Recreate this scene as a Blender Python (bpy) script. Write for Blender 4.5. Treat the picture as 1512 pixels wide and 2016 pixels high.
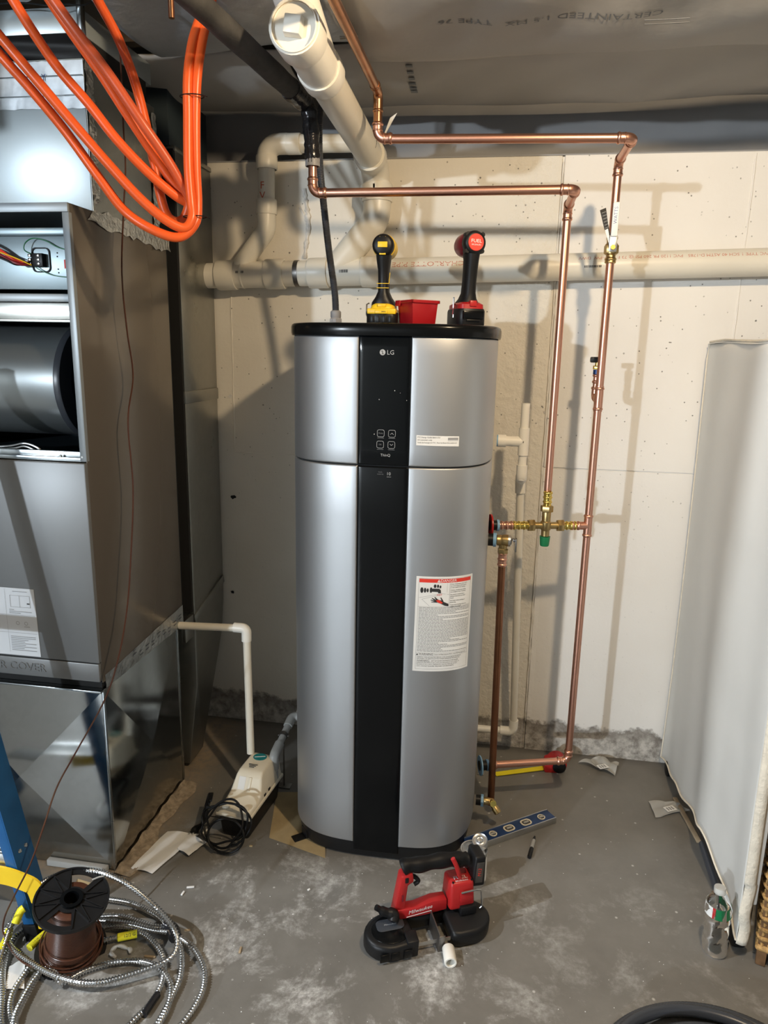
import bpy, bmesh, math, random
from mathutils import Vector, Matrix
random.seed(7)
for o in list(bpy.data.objects): bpy.data.objects.remove(o, do_unlink=True)
SC = bpy.context.scene
COL = SC.collection
PI = math.pi

# ------------------------------------------------------------------ camera
FPX = 1410.0; YAW = math.radians(9.0); PITCH = math.radians(12.8); ROLL = math.radians(1.15)
CAM = Vector((0.0, -2.69, 1.57))
_f = Vector((-math.sin(YAW)*math.cos(PITCH), math.cos(YAW)*math.cos(PITCH), -math.sin(PITCH)))
_r0 = Vector((math.cos(YAW), math.sin(YAW), 0)); _u0 = _r0.cross(_f)
_r = _r0*math.cos(ROLL) + _u0*math.sin(ROLL); _u = -_r0*math.sin(ROLL) + _u0*math.cos(ROLL)
cd = bpy.data.cameras.new('camera'); cam = bpy.data.objects.new('camera', cd); COL.objects.link(cam)
cd.sensor_fit = 'HORIZONTAL'; cd.sensor_width = 36; cd.lens = 36*FPX/1512; cd.clip_start = .02; cd.clip_end = 60
cam.matrix_world = Matrix(((_r.x, _u.x, -_f.x, CAM.x), (_r.y, _u.y, -_f.y, CAM.y), (_r.z, _u.z, -_f.z, CAM.z), (0, 0, 0, 1)))
SC.camera = cam

# ------------------------------------------------------------------ world, lights, exposure
W = bpy.data.worlds.new('world'); SC.world = W; W.use_nodes = True
W.node_tree.nodes['Background'].inputs[0].default_value = (.5, .52, .55, 1)
W.node_tree.nodes['Background'].inputs[1].default_value = .02
SC.view_settings.view_transform = 'Standard'; SC.view_settings.look = 'None'
SC.view_settings.exposure = 0.0; SC.view_settings.gamma = 1.0; SC.view_settings.use_curve_mapping = False
def bulb(name, loc, power, color, rad):
    l = bpy.data.lights.new(name, 'POINT'); l.energy = power; l.color = color; l.shadow_soft_size = rad
    o = bpy.data.objects.new(name, l); COL.objects.link(o); o.location = loc
WARM = (.45, -1.75, 2.40); COOL1 = (-4.2, -9.0, 2.2); COOL2 = (-2.15, -2.35, 2.42)
bulb('warm_bulb_light', WARM, 82, (1, .765, .49), .035)
bulb('cool_bulb_light', COOL1, 1500, (.80, .90, 1), .09)
bulb('cool_near_light', COOL2, 250, (.90, .95, 1), .012)

def AY(px, py, y):
    d = _f*FPX + _r*(px-756) - _u*(py-1008); return CAM + d*((y-CAM.y)/d.y)
def AZ(px, py, z):
    d = _f*FPX + _r*(px-756) - _u*(py-1008); return CAM + d*((z-CAM.z)/d.z)
def AX(px, py, x):
    d = _f*FPX + _r*(px-756) - _u*(py-1008); return CAM + d*((x-CAM.x)/d.x)

# ------------------------------------------------------------------ materials
def mat(name, col, rough=.5, metal=0., var=0., vscale=8., bump=0., bscale=60., spec=.5, coat=0., trans=0., ior=1.45, emit=None, alpha=1.):
    m = bpy.data.materials.new(name); m.use_nodes = True
    nt = m.node_tree; b = nt.nodes['Principled BSDF']
    b.inputs['Base Color'].default_value = (*col, 1); b.inputs['Roughness'].default_value = rough
    b.inputs['Metallic'].default_value = metal; b.inputs['Specular IOR Level'].default_value = spec
    b.inputs['Coat Weight'].default_value = coat; b.inputs['Transmission Weight'].default_value = trans
    b.inputs['IOR'].default_value = ior; b.inputs['Alpha'].default_value = alpha
    if emit:
        b.inputs['Emission Color'].default_value = (*emit[0], 1); b.inputs['Emission Strength'].default_value = emit[1]
    tc = nt.nodes.new('ShaderNodeTexCoord')
    if var:
        n = nt.nodes.new('ShaderNodeTexNoise'); n.inputs['Scale'].default_value = vscale; n.inputs['Detail'].default_value = 5
        r = nt.nodes.new('ShaderNodeValToRGB')
        r.color_ramp.elements[0].position = .3; r.color_ramp.elements[1].position = .7
        r.color_ramp.elements[0].color = (*[c*(1-var) for c in col], 1); r.color_ramp.elements[1].color = (*[min(1, c*(1+var)) for c in col], 1)
        nt.links.new(tc.outputs['Object'], n.inputs['Vector']); nt.links.new(n.outputs['Fac'], r.inputs['Fac']); nt.links.new(r.outputs['Color'], b.inputs['Base Color'])
        rr = nt.nodes.new('ShaderNodeMapRange'); rr.inputs['To Min'].default_value = max(.02, rough*.8); rr.inputs['To Max'].default_value = min(1, rough*1.25)
        nt.links.new(n.outputs['Fac'], rr.inputs['Value']); nt.links.new(rr.outputs['Result'], b.inputs['Roughness'])
    if bump:
        n2 = nt.nodes.new('ShaderNodeTexNoise'); n2.inputs['Scale'].default_value = bscale; n2.inputs['Detail'].default_value = 4
        bp = nt.nodes.new('ShaderNodeBump'); bp.inputs['Strength'].default_value = bump; bp.inputs['Distance'].default_value = .01
        nt.links.new(tc.outputs['Object'], n2.inputs['Vector']); nt.links.new(n2.outputs['Fac'], bp.inputs['Height']); nt.links.new(bp.outputs['Normal'], b.inputs['Normal'])
    return m

class NG:
    """tiny node-graph helper"""
    def __init__(s, m): s.nt = m.node_tree; s.b = s.nt.nodes['Principled BSDF']
    def n(s, t, **k):
        x = s.nt.nodes.new(t)
        for a, v in k.items():
            if a in x.inputs: x.inputs[a].default_value = v
            else: setattr(x, a, v)
        return x
    def l(s, a, b): s.nt.links.new(a, b)
    def noise(s, vec, scale, detail=4, rough=.5):
        x = s.n('ShaderNodeTexNoise'); x.inputs['Scale'].default_value = scale; x.inputs['Detail'].default_value = detail; x.inputs['Roughness'].default_value = rough
        s.l(vec, x.inputs['Vector']); return x.outputs['Fac']
    def rng(s, v, a, b, c=0., d=1.):
        x = s.n('ShaderNodeMapRange'); x.inputs['From Min'].default_value = a; x.inputs['From Max'].default_value = b
        x.inputs['To Min'].default_value = c; x.inputs['To Max'].default_value = d; s.l(v, x.inputs['Value']); return x.outputs['Result']
    def math(s, op, a, b):
        x = s.n('ShaderNodeMath'); x.operation = op
        for i, q in enumerate((a, b)):
            if isinstance(q, (int, float)): x.inputs[i].default_value = q
            else: s.l(q, x.inputs[i])
        return x.outputs[0]
    def mix(s, f, a, b):
        x = s.n('ShaderNodeMix'); x.data_type = 'RGBA'
        if isinstance(f, (int, float)): x.inputs[0].default_value = f
        else: s.l(f, x.inputs[0])
        for i, q in ((6, a), (7, b)):
            if isinstance(q, tuple): x.inputs[i].default_value = (*q, 1)
            else: s.l(q, x.inputs[i])
        return x.outputs[2]

def concrete_wall_mat():
    m = mat('painted_concrete', (.72, .68, .60), .62); g = NG(m)
    tc = g.n('ShaderNodeTexCoord'); P = tc.outputs['Object']
    sx = g.n('ShaderNodeSeparateXYZ'); g.l(P, sx.inputs[0])
    big = g.noise(P, 2.2, 3); mid = g.noise(P, 14, 4); fine = g.noise(P, 90, 3)
    paint = g.mix(g.rng(big, .35, .65), (.70, .655, .565), (.77, .73, .645))
    white = g.mix(g.rng(big, .35, .65), (.77, .745, .70), (.81, .79, .75))
    xr = g.rng(g.math('ADD', sx.outputs[0], g.math('MULTIPLY', g.math('SUBTRACT', mid, .5), .02)), .158, .176)
    col = g.mix(xr, paint, white)  # light put into the colour: whiter where the cool lamp clears the heater
    # bug holes in the pour
    vo = g.n('ShaderNodeTexVoronoi'); vo.inputs['Scale'].default_value = 19; g.l(P, vo.inputs['Vector'])
    sel = g.n('ShaderNodeSeparateColor'); g.l(vo.outputs['Color'], sel.inputs[0])
    hole = g.math('MULTIPLY', g.rng(vo.outputs['Distance'], .03, .075, 1, 0), g.rng(sel.outputs[0], .58, .60))
    vo2 = g.n('ShaderNodeTexVoronoi'); vo2.inputs['Scale'].default_value = 42; g.l(P, vo2.inputs['Vector'])
    sel2 = g.n('ShaderNodeSeparateColor'); g.l(vo2.outputs['Color'], sel2.inputs[0])
    hole2 = g.math('MULTIPLY', g.rng(vo2.outputs['Distance'], .06, .12, 1, 0), g.rng(sel2.outputs[1], .80, .82))
    zz = g.rng(sx.outputs[2], .85, 1.4, .12, 1)
    hl = g.math('MULTIPLY', g.math('MAXIMUM', hole, hole2), g.math('MULTIPLY', zz, g.rng(big, .3, .5, .35, 1)))
    col = g.mix(g.math('MULTIPLY', hl, .85), col, (.13, .12, .11))
    # unpainted band near the floor
    edge = g.math('ADD', sx.outputs[2], g.math('MULTIPLY', g.math('SUBTRACT', g.noise(P, 9, 6, .65), .5), .16))
    lo = g.rng(edge, .112, .13, 1, 0)
    raw = g.mix(g.rng(g.noise(P, 26, 6, .7), .36, .6), (.22, .20, .175), (.60, .57, .52))
    dark = g.math('MULTIPLY', g.rng(edge, .06, .12), g.rng(edge, .12, .15, 1, 0))
    raw = g.mix(g.math('MULTIPLY', dark, .75), raw, (.15, .13, .11))
    col = g.mix(lo, col, raw)
    g.l(col, g.b.inputs['Base Color'])
    # relief: trowel texture is stronger in the rough strip left of the seam, low down
    strip = g.math('MULTIPLY', g.rng(sx.outputs[0], -.05, .02), g.rng(sx.outputs[0], .15, .19, 1, 0))
    h = g.math('ADD', g.math('MULTIPLY', g.noise(P, 30, 6, .6), g.math('ADD', .35, g.math('MULTIPLY', strip, 2.6))), g.math('MULTIPLY', fine, .12))
    h = g.math('SUBTRACT', h, g.math('MULTIPLY', hl, 1.2)); h = g.math('SUBTRACT', h, g.math('MULTIPLY', lo, .5))
    bp = g.n('ShaderNodeBump'); bp.inputs['Strength'].default_value = .55; bp.inputs['Distance'].default_value = .006
    g.l(h, bp.inputs['Height']); g.l(bp.outputs['Normal'], g.b.inputs['Normal'])
    return m

def floor_mat():
    m = mat('painted_floor', (.2, .2, .19), .42); g = NG(m)
    tc = g.n('ShaderNodeTexCoord'); P = tc.outputs['Object']
    sx = g.n('ShaderNodeSeparateXYZ'); g.l(P, sx.inputs[0])
    big = g.noise(P, 1.7, 4); mid = g.noise(P, 7, 6, .65); fine = g.noise(P, 60, 5, .7)
    base = g.mix(g.rng(mid, .3, .7), (.158, .150, .135), (.205, .196, .178))
    # white plaster dust, heavier in the middle foreground
    reg = g.math('MULTIPLY', g.rng(sx.outputs[0], -1.3, -.75), g.rng(sx.outputs[0], -.1, .25, 1, .42))
    reg = g.math('MULTIPLY', reg, g.rng(sx.outputs[1], -.62, -.85))
    dn = g.n('ShaderNodeTexNoise'); dn.inputs['Scale'].default_value = 5; dn.inputs['Detail'].default_value = 12; dn.inputs['Roughness'].default_value = .74; dn.inputs['Distortion'].default_value = .35; g.l(P, dn.inputs['Vector'])
    dust = g.math('MULTIPLY', g.rng(dn.outputs['Fac'], .50, .70), reg)
    dust = g.math('MULTIPLY', dust, g.rng(fine, .38, .6, .25, 1))
    col = g.mix(g.math('MULTIPLY', dust, 1.0), base, (.72, .72, .70))
    vo = g.n('ShaderNodeTexVoronoi'); vo.inputs['Scale'].default_value = 24; g.l(P, vo.inputs['Vector'])
    sel = g.n('ShaderNodeSeparateColor'); g.l(vo.outputs['Color'], sel.inputs[0])
    sp = g.math('MULTIPLY', g.rng(vo.outputs['Distance'], .05, .12, 1, 0), g.rng(sel.outputs[0], .7, .74))
    col = g.mix(g.math('MULTIPLY', sp, .8), col, (.6, .59, .56))
    # dirt round the furnace base; floor colour darker along the back wall
    d1 = g.math('MULTIPLY', g.rng(sx.outputs[0], -.96, -1.06), g.rng(sx.outputs[1], -1.02, -.98))
    d1 = g.math('MULTIPLY', d1, g.rng(g.noise(P, 34, 6, .7), .3, .55))
    col = g.mix(d1, col, (.30, .235, .165))
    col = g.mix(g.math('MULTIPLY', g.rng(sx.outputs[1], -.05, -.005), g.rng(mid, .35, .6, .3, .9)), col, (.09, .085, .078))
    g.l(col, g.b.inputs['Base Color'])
    g.l(g.math('ADD', g.rng(mid, .3, .7, .30, .48), g.math('MULTIPLY', dust, .4)), g.b.inputs['Roughness'])
    bp = g.n('ShaderNodeBump'); bp.inputs['Strength'].default_value = .25; bp.inputs['Distance'].default_value = .004
    g.l(g.math('ADD', mid, g.math('MULTIPLY', fine, .4)), bp.inputs['Height']); g.l(bp.outputs['Normal'], g.b.inputs['Normal'])
    return m

def galv_mat(name, col=(.56, .59, .59), rough=.27):
    m = mat(name, col, rough, 1.0); g = NG(m)
    tc = g.n('ShaderNodeTexCoord'); P = tc.outputs['Object']
    vo = g.n('ShaderNodeTexVoronoi'); vo.inputs['Scale'].default_value = 55; g.l(P, vo.inputs['Vector'])
    se = g.n('ShaderNodeSeparateColor'); g.l(vo.outputs['Color'], se.inputs[0])
    n = g.noise(P, 4, 5)
    col2 = tuple(c*.86 for c in col)
    g.l(g.mix(g.math('MULTIPLY', se.outputs[0], .35), col, col2), g.b.inputs['Base Color'])
    g.l(g.math('ADD', g.rng(n, .3, .7, rough*.75, rough*1.25), g.math('MULTIPLY', se.outputs[1], .02)), g.b.inputs['Roughness'])
    bp = g.n('ShaderNodeBump'); bp.inputs['Strength'].default_value = .06; bp.inputs['Distance'].default_value = .02
    g.l(g.noise(P, 3.2, 2), bp.inputs['Height']); g.l(bp.outputs['Normal'], g.b.inputs['Normal'])
    return m

def foil_mat(name, col, scale, strength, rough=.3, metal=1.):
    m = mat(name, col, rough, metal, var=.15, vscale=30, bump=strength, bscale=scale); return m

M = {}
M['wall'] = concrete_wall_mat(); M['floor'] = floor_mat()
M['galv'] = galv_mat('galvanised_steel', (.42, .45, .46), .24); M['plenum'] = galv_mat('smooth_galvanised_sheet', (.40, .41, .40), .11); M['galv_dark'] = galv_mat('dull_galvanised_steel', (.40, .40, .37), .33)
M['supply'] = mat('pale_galvanised_duct', (.36, .41, .43), .36, .4)
M['cab'] = mat('taupe_cabinet_paint', (.19, .165, .138), .22, .5)
M['cabfront'] = mat('grey_cabinet_paint', (.18, .187, .19), .38, .25)
M['frame'] = mat('pale_grey_frame_paint', (.28, .31, .33), .4, .3)
M['cabin'] = mat('cabinet_interior_liner', (.035, .05, .06), .5, .3)
M['ctrl'] = mat('bright_control_panel_steel', (.22, .27, .29), .38, .6)
M['blower'] = mat('blower_housing_steel', (.46, .50, .51), .3, .85)
M['silver'] = mat('brushed_silver_panel', (.47, .48, .49), .47, .88)
M['black_gloss'] = mat('black_glass', (.004, .005, .006), .08, 0, spec=.28)
M['black_strip'] = mat('black_glossy_plastic', (.004, .0045, .005), .2, spec=.25)
M['black'] = mat('black_plastic', (.009, .009, .0095), .42, spec=.35)
M['rubber'] = mat('black_rubber', (.006, .006, .0065), .5, spec=.3)
M['core'] = mat('dark_gap', (.01, .01, .01), .8)
M['copper'] = mat('polished_copper', (.70, .37, .265), .34, 1.)
M['copper_old'] = mat('aged_copper', (.42, .21, .11), .3, 1., var=.3, vscale=16)
M['copper_brown'] = mat('brown_copper_tube', (.30, .135, .07), .34, 1., var=.2, vscale=12)
M['brass'] = mat('cast_brass', (.47, .34, .15), .36, 1., var=.15, vscale=50)
M['gold'] = mat('bright_brass', (.82, .62, .16), .2, 1., var=.1, vscale=40)
M['pvc'] = mat('white_pvc', (.74, .70, .60), .34, var=.04, vscale=6)
M['pvc_w'] = mat('bright_white_pvc', (.84, .82, .75), .33)
M['pvc_g'] = mat('grey_pvc', (.36, .36, .34), .4)
M['fit_g'] = mat('grey_conduit_fitting', (.30, .30, .31), .45)
M['conduit'] = mat('dark_grey_conduit', (.045, .05, .06), .3)
M['foam'] = mat('black_foam_insulation', (.06, .058, .056), .75, var=.35, vscale=18, bump=.25, bscale=40)
M['tape_b'] = mat('black_tape', (.015, .015, .017), .18, bump=.3, bscale=60)
M['orange'] = mat('orange_tubing', (.82, .115, .02), .33, var=.06, vscale=5)
M['orange2'] = mat('dull_orange_tubing', (.60, .095, .03), .35)
M['brown'] = mat('brown_wire_jacket', (.075, .028, .015), .3)
M['steel'] = mat('galvanised_flexible_armour', (.62, .62, .61), .24, 1.)
M['chrome'] = mat('bright_steel', (.72, .72, .70), .2, 1.)
M['alu'] = mat('aluminium', (.62, .63, .63), .32, 1., var=.06, vscale=20)
M['dsteel'] = mat('dark_steel', (.18, .17, .16), .4, .9)
M['yellow'] = mat('yellow_plastic', (.85, .56, .02), .42, var=.06, vscale=20)
M['tag'] = mat('yellow_tag_film', (.75, .68, .03), .4)
M['red'] = mat('red_plastic', (.38, .014, .016), .38, var=.06, vscale=20)
M['redlight'] = mat('bright_red_plastic', (.42, .018, .018), .36)
M['redprint'] = mat('red_print', (.75, .05, .03), .5)
M['redbox'] = mat('deep_red_bin_plastic', (.36, .008, .012), .4)
M['maroon'] = mat('maroon_plastic', (.18, .012, .02), .3)
M['blue'] = mat('blue_fibreglass', (.012, .10, .27), .38, var=.15, vscale=14)
M['levelblue'] = mat('blue_anodised', (.015, .05, .16), .33, .3)
M['bluering'] = mat('light_blue_plastic', (.22, .42, .65), .45)
M['green'] = mat('green_cap_plastic', (.01, .17, .06), .4)
M['teal'] = mat('teal_label', (.01, .20, .22), .4)
M['ivory'] = mat('ivory_plastic', (.80, .74, .60), .4, var=.03, vscale=10)
M['paper'] = mat('white_paper', (.80, .80, .78), .7, var=.03, vscale=12)
M['coolpaper'] = mat('instruction_sheet_paper', (.70, .73, .76), .65)
M['ink'] = mat('black_ink', (.03, .03, .03), .7)
M['inkgrey'] = mat('grey_ink', (.30, .30, .30), .7)
M['printgrey'] = mat('silver_print', (.40, .41, .42), .4)
M['printdim'] = mat('faint_print', (.16, .165, .17), .4)
M['redink'] = mat('faded_red_ink', (.55, .22, .15), .6)
M['rednote'] = mat('red_marker_ink', (.5, .10, .04), .6)
M['white'] = mat('white_plastic', (.82, .82, .80), .45)
M['vinyl'] = mat('white_vinyl_cover', (.70, .695, .66), .5, var=.04, vscale=4, bump=.12, bscale=9)
M['hem'] = mat('cream_hem_fabric', (.72, .66, .55), .8, var=.08, vscale=30, bump=.3, bscale=120)
M['wicker'] = mat('natural_wicker', (.42, .25, .09), .55, var=.4, vscale=60, bump=.4, bscale=140)
M['wick_dark'] = mat('dark_wicker', (.17, .09, .04), .6, var=.4, vscale=40)
M['wood'] = mat('raw_wood', (.40, .30, .19), .7, var=.2, vscale=20)
M['darkwood'] = mat('dark_joist_wood', (.10, .075, .05), .8, var=.3, vscale=12)
M['rim'] = mat('grey_painted_rim', (.29, .29, .292), .7, var=.08, vscale=5)
M['insul'] = mat('insulation_facing', (.36, .345, .32), .55, var=.1, vscale=3, bump=.5, bscale=6)
M['insul_s'] = mat('silvery_insulation_facing', (.50, .53, .57), .35, .4, var=.1, vscale=6, bump=.6, bscale=14)
M['insink'] = mat('faded_print_on_facing', (.16, .17, .18), .7)
M['foil'] = foil_mat('aluminium_foil_tape', (.62, .62, .60), 70, .5, .3)
M['foil_b'] = foil_mat('bright_foil_tape', (.58, .62, .65), 25, .06, .38, .6)
M['foilink'] = mat('tape_print', (.05, .06, .09), .6)
M['kraft'] = mat('brown_kraft_paper', (.40, .31, .17), .8, var=.12, vscale=20)
M['grime'] = mat('dusty_rubble', (.36, .29, .21), .9, var=.3, vscale=60, bump=.6, bscale=120)
M['ceil'] = mat('ceiling_boards', (.13, .12, .105), .8, var=.1, vscale=5)
M['sidewall'] = mat('painted_block_wall', (.22, .215, .20), .7, var=.06, vscale=3)
M['clear'] = mat('clear_plastic', (.93, .95, .95), .03, trans=1., ior=1.45)
M['bag'] = mat('clear_bag_film', (.78, .78, .75), .25, trans=.55, ior=1.1)
M['lime'] = mat('yellow_tape_blade', (.85, .72, .02), .4)
M['sealant'] = mat('old_sealant', (.62, .60, .56), .7, var=.3, vscale=40)

# ------------------------------------------------------------------ geometry helpers
ORG = {}
class MB:
    def __init__(s): s.v = []; s.f = []
    def add(s, vs, fs):
        k = len(s.v); s.v += [Vector(v) for v in vs]; s.f += [tuple(i+k for i in f) for f in fs]; return s
    def box(s, x0, x1, y0, y1, z0, z1, T=None):
        vs = [Vector((x, y, z)) for z in (z0, z1) for y in (y0, y1) for x in (x0, x1)]
        if T: vs = [T @ v for v in vs]
        return s.add(vs, [(0, 2, 3, 1), (4, 5, 7, 6), (0, 1, 5, 4), (2, 6, 7, 3), (0, 4, 6, 2), (1, 3, 7, 5)])
    def taper(s, x0, x1, y0, y1, z0, X0, X1, Y0, Y1, z1, T=None):
        vs = [Vector((x, y, z0)) for y in (y0, y1) for x in (x0, x1)] + [Vector((x, y, z1)) for y in (Y0, Y1) for x in (X0, X1)]
        if T: vs = [T @ v for v in vs]
        return s.add(vs, [(0, 2, 3, 1), (4, 5, 7, 6), (0, 1, 5, 4), (2, 6, 7, 3), (0, 4, 6, 2), (1, 3, 7, 5)])
    def cyl(s, p0, p1, r, r2=None, n=18, caps=True):
        return s.tube([p0, p1], r, n, rf=[r, r if r2 is None else r2], caps=caps)
    def tube(s, pts, r, n=10, closed=False, rf=None, caps=True):
        pts = [Vector(p) for p in pts]; N = len(pts); vs = []
        T = []
        for i in range(N):
            if closed: t = pts[(i+1) % N] - pts[i-1]
            else: t = pts[min(i+1, N-1)] - pts[max(i-1, 0)]
            T.append(t.normalized() if t.length > 1e-9 else Vector((0, 0, 1)))
        a = T[0].orthogonal().normalized()
        for i in range(N):
            a = (a - T[i]*a.dot(T[i]))
            a = a.normalized() if a.length > 1e-6 else T[i].orthogonal().normalized()
            b = T[i].cross(a); rr = rf[i] if rf else r
            for k in range(n):
                q = 2*PI*k/n; vs.append(pts[i] + (a*math.cos(q) + b*math.sin(q))*rr)
        fs = []
        for i in range(N if closed else N-1):
            j = (i+1) % N
            for k in range(n):
                l = (k+1) % n; fs.append((i*n+k, i*n+l, j*n+l, j*n+k))
        if caps and not closed:
            fs.append(tuple(range(n-1, -1, -1))); fs.append(tuple((N-1)*n+k for k in range(n)))
        return s.add(vs, fs)
    def lathe(s, prof, p0, d, n=24, arc=None):
        """prof: (radius, height) along direction d from p0"""
        p0 = Vector(p0); d = Vector(d).normalized(); a = d.orthogonal().normalized(); b = d.cross(a)
        vs = []; fs = []; R = len(prof)
        for r, h in prof:
            for k in range(n):
                q = 2*PI*k/n; vs.append(p0 + d*h + (a*math.cos(q)+b*math.sin(q))*max(r, 1e-5))
        for i in range(R-1):
            for k in range(n):
                l = (k+1) % n; fs.append((i*n+k, i*n+l, (i+1)*n+l, (i+1)*n+k))
        return s.add(vs, fs)
    def prism(s, poly, h0, h1, T):
        """polygon in local xy, extruded along local z from h0 to h1"""
        n = len(poly); vs = [T @ Vector((x, y, h0)) for x, y in poly] + [T @ Vector((x, y, h1)) for x, y in poly]
        fs = [tuple(range(n-1, -1, -1)), tuple(range(n, 2*n))] + [(i, (i+1) % n, (i+1) % n+n, i+n) for i in range(n)]
        return s.add(vs, fs)
    def grid(s, fn, nu, nv, thick=None):
        vs = [fn(i/nu, j/nv) for j in range(nv+1) for i in range(nu+1)]
        fs = [(j*(nu+1)+i, j*(nu+1)+i+1, (j+1)*(nu+1)+i+1, (j+1)*(nu+1)+i) for j in range(nv) for i in range(nu)]
        return s.add(vs, fs)
    def build(s, name, material, parent=None, bevel=0., seg=2, smooth=40, loc=None, solid=0.):
        o0 = ORG[parent.name] if parent else (Vector(loc) if loc else Vector((0, 0, 0)))
        me = bpy.data.meshes.new(name)
        bm = bmesh.new()
        bv = [bm.verts.new(v - o0) for v in s.v]
        for f in s.f:
            try: bm.faces.new([bv[i] for i in f])
            except ValueError: pass
        bmesh.ops.recalc_face_normals(bm, faces=bm.faces)
        if solid: bmesh.ops.solidify(bm, geom=bm.faces[:], thickness=solid)
        if bevel:
            ed = [e for e in bm.edges if len(e.link_faces) == 2 and e.calc_face_angle() > .5]
            bmesh.ops.bevel(bm, geom=ed, offset=bevel, segments=seg, affect='EDGES', profile=.5, clamp_overlap=True)
        bm.to_mesh(me); bm.free()
        if smooth:
            me.shade_smooth(); me.set_sharp_from_angle(angle=math.radians(smooth))
        me.materials.append(M[material] if isinstance(material, str) else material)
        o = bpy.data.objects.new(name, me); COL.objects.link(o)
        if parent: o.parent = parent
        elif loc: o.location = loc
        ORG[o.name] = o0
        return o
def tag(o, label, cat, group=None):
    o['label'] = label; o['category'] = cat
    if group: o['group'] = group
    return o
def thing(name, loc, label, cat, group=None):
    o = bpy.data.objects.new(name, None); COL.objects.link(o); o.location = loc; o.empty_display_size = .05
    ORG[o.name] = Vector(loc); return tag(o, label, cat, group)
def struct(o):
    o['kind'] = 'structure'; return o
def spline(pts, n=8, closed=False):
    P = [Vector(p) for p in pts]; N = len(P); out = []
    for i in range(N if closed else N-1):
        if closed: a, b, c, d = P[i-1], P[i], P[(i+1) % N], P[(i+2) % N]
        else: a, b, c, d = P[max(i-1, 0)], P[i], P[i+1], P[min(i+2, N-1)]
        for k in range(n):
            t = k/n; out.append(.5*((2*b) + (c-a)*t + (2*a-5*b+4*c-d)*t*t + (3*b-a-3*c+d)*t**3))
    if not closed: out.append(P[-1])
    return out
def resample(pts, step):
    out = [pts[0]]; acc = 0
    for a, b in zip(pts, pts[1:]):
        L = (b-a).length; t = step-acc
        while t < L: out.append(a.lerp(b, t/L)); t += step
        acc = L-(t-step)
    return out
def fillet(pts, rad, n=6):
    P = [Vector(p) for p in pts]; out = [P[0]]
    for i in range(1, len(P)-1):
        a = (P[i-1]-P[i]).normalized(); b = (P[i+1]-P[i]).normalized(); ang = a.angle(b)
        if ang > 3.1: out.append(P[i]); continue
        d = min(rad/math.tan(ang/2), (P[i-1]-P[i]).length*.98, (P[i+1]-P[i]).length*.98); rr = d*math.tan(ang/2)
        c = P[i] + (a+b).normalized()*(rr/math.sin(ang/2)); s0 = P[i]+a*d-c; s1 = P[i]+b*d-c; tot = s0.angle(s1)
        for k in range(n+1):
            t = k/n; out.append(c + (s0*math.sin((1-t)*tot)+s1*math.sin(t*tot))/max(1e-9, math.sin(tot)))
    out.append(P[-1]); return out
def frame(o, x, y):
    x = Vector(x).normalized(); y = Vector(y); y = (y - x*y.dot(x)).normalized(); z = x.cross(y); o = Vector(o)
    return Matrix(((x.x, y.x, z.x, o.x), (x.y, y.y, z.y, o.y), (x.z, y.z, z.z, o.z), (0, 0, 0, 1)))
FRONT = lambda o: frame(o, (1, 0, 0), (0, 0, 1))          # local xy = world xz, z towards the viewer (-y)
def rrect(w, h, r, n=4, cx=0, cy=0):
    out = []
    for (sx, sy, a0) in ((1, 1, 0), (-1, 1, 90), (-1, -1, 180), (1, -1, 270)):
        for k in range(n+1):
            a = math.radians(a0+90*k/n); out.append((cx+sx*(w/2-r)+r*math.cos(a), cy+sy*(h/2-r)+r*math.sin(a)))
    return out
def circ(r, n=20, cx=0, cy=0, sx=1, sy=1): return [(cx+r*sx*math.cos(2*PI*k/n), cy+r*sy*math.sin(2*PI*k/n)) for k in range(n)]
def text(s, size, material, parent, T=None, name='lettering', align='CENTER', shear=0., fn=None, depth=0., wide=1.):
    cu = bpy.data.curves.new('t', 'FONT'); cu.body = s; cu.size = size; cu.align_x = align; cu.align_y = 'CENTER'; cu.resolution_u = 2; cu.shear = shear
    if depth: cu.extrude = depth
    to = bpy.data.objects.new('t', cu); COL.objects.link(to)
    me = bpy.data.meshes.new_from_object(to.evaluated_get(bpy.context.evaluated_depsgraph_get()))
    vs = [v.co.copy() for v in me.vertices]; fs = [tuple(p.vertices) for p in me.polygons]
    bpy.data.objects.remove(to, do_unlink=True); bpy.data.curves.remove(cu); bpy.data.meshes.remove(me)
    b = MB()
    b.add([fn(v.x*wide, v.y) if fn else T @ Vector((v.x*wide, v.y, v.z)) for v in vs], fs)
    return b.build(name, material, parent, smooth=0)

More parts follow.
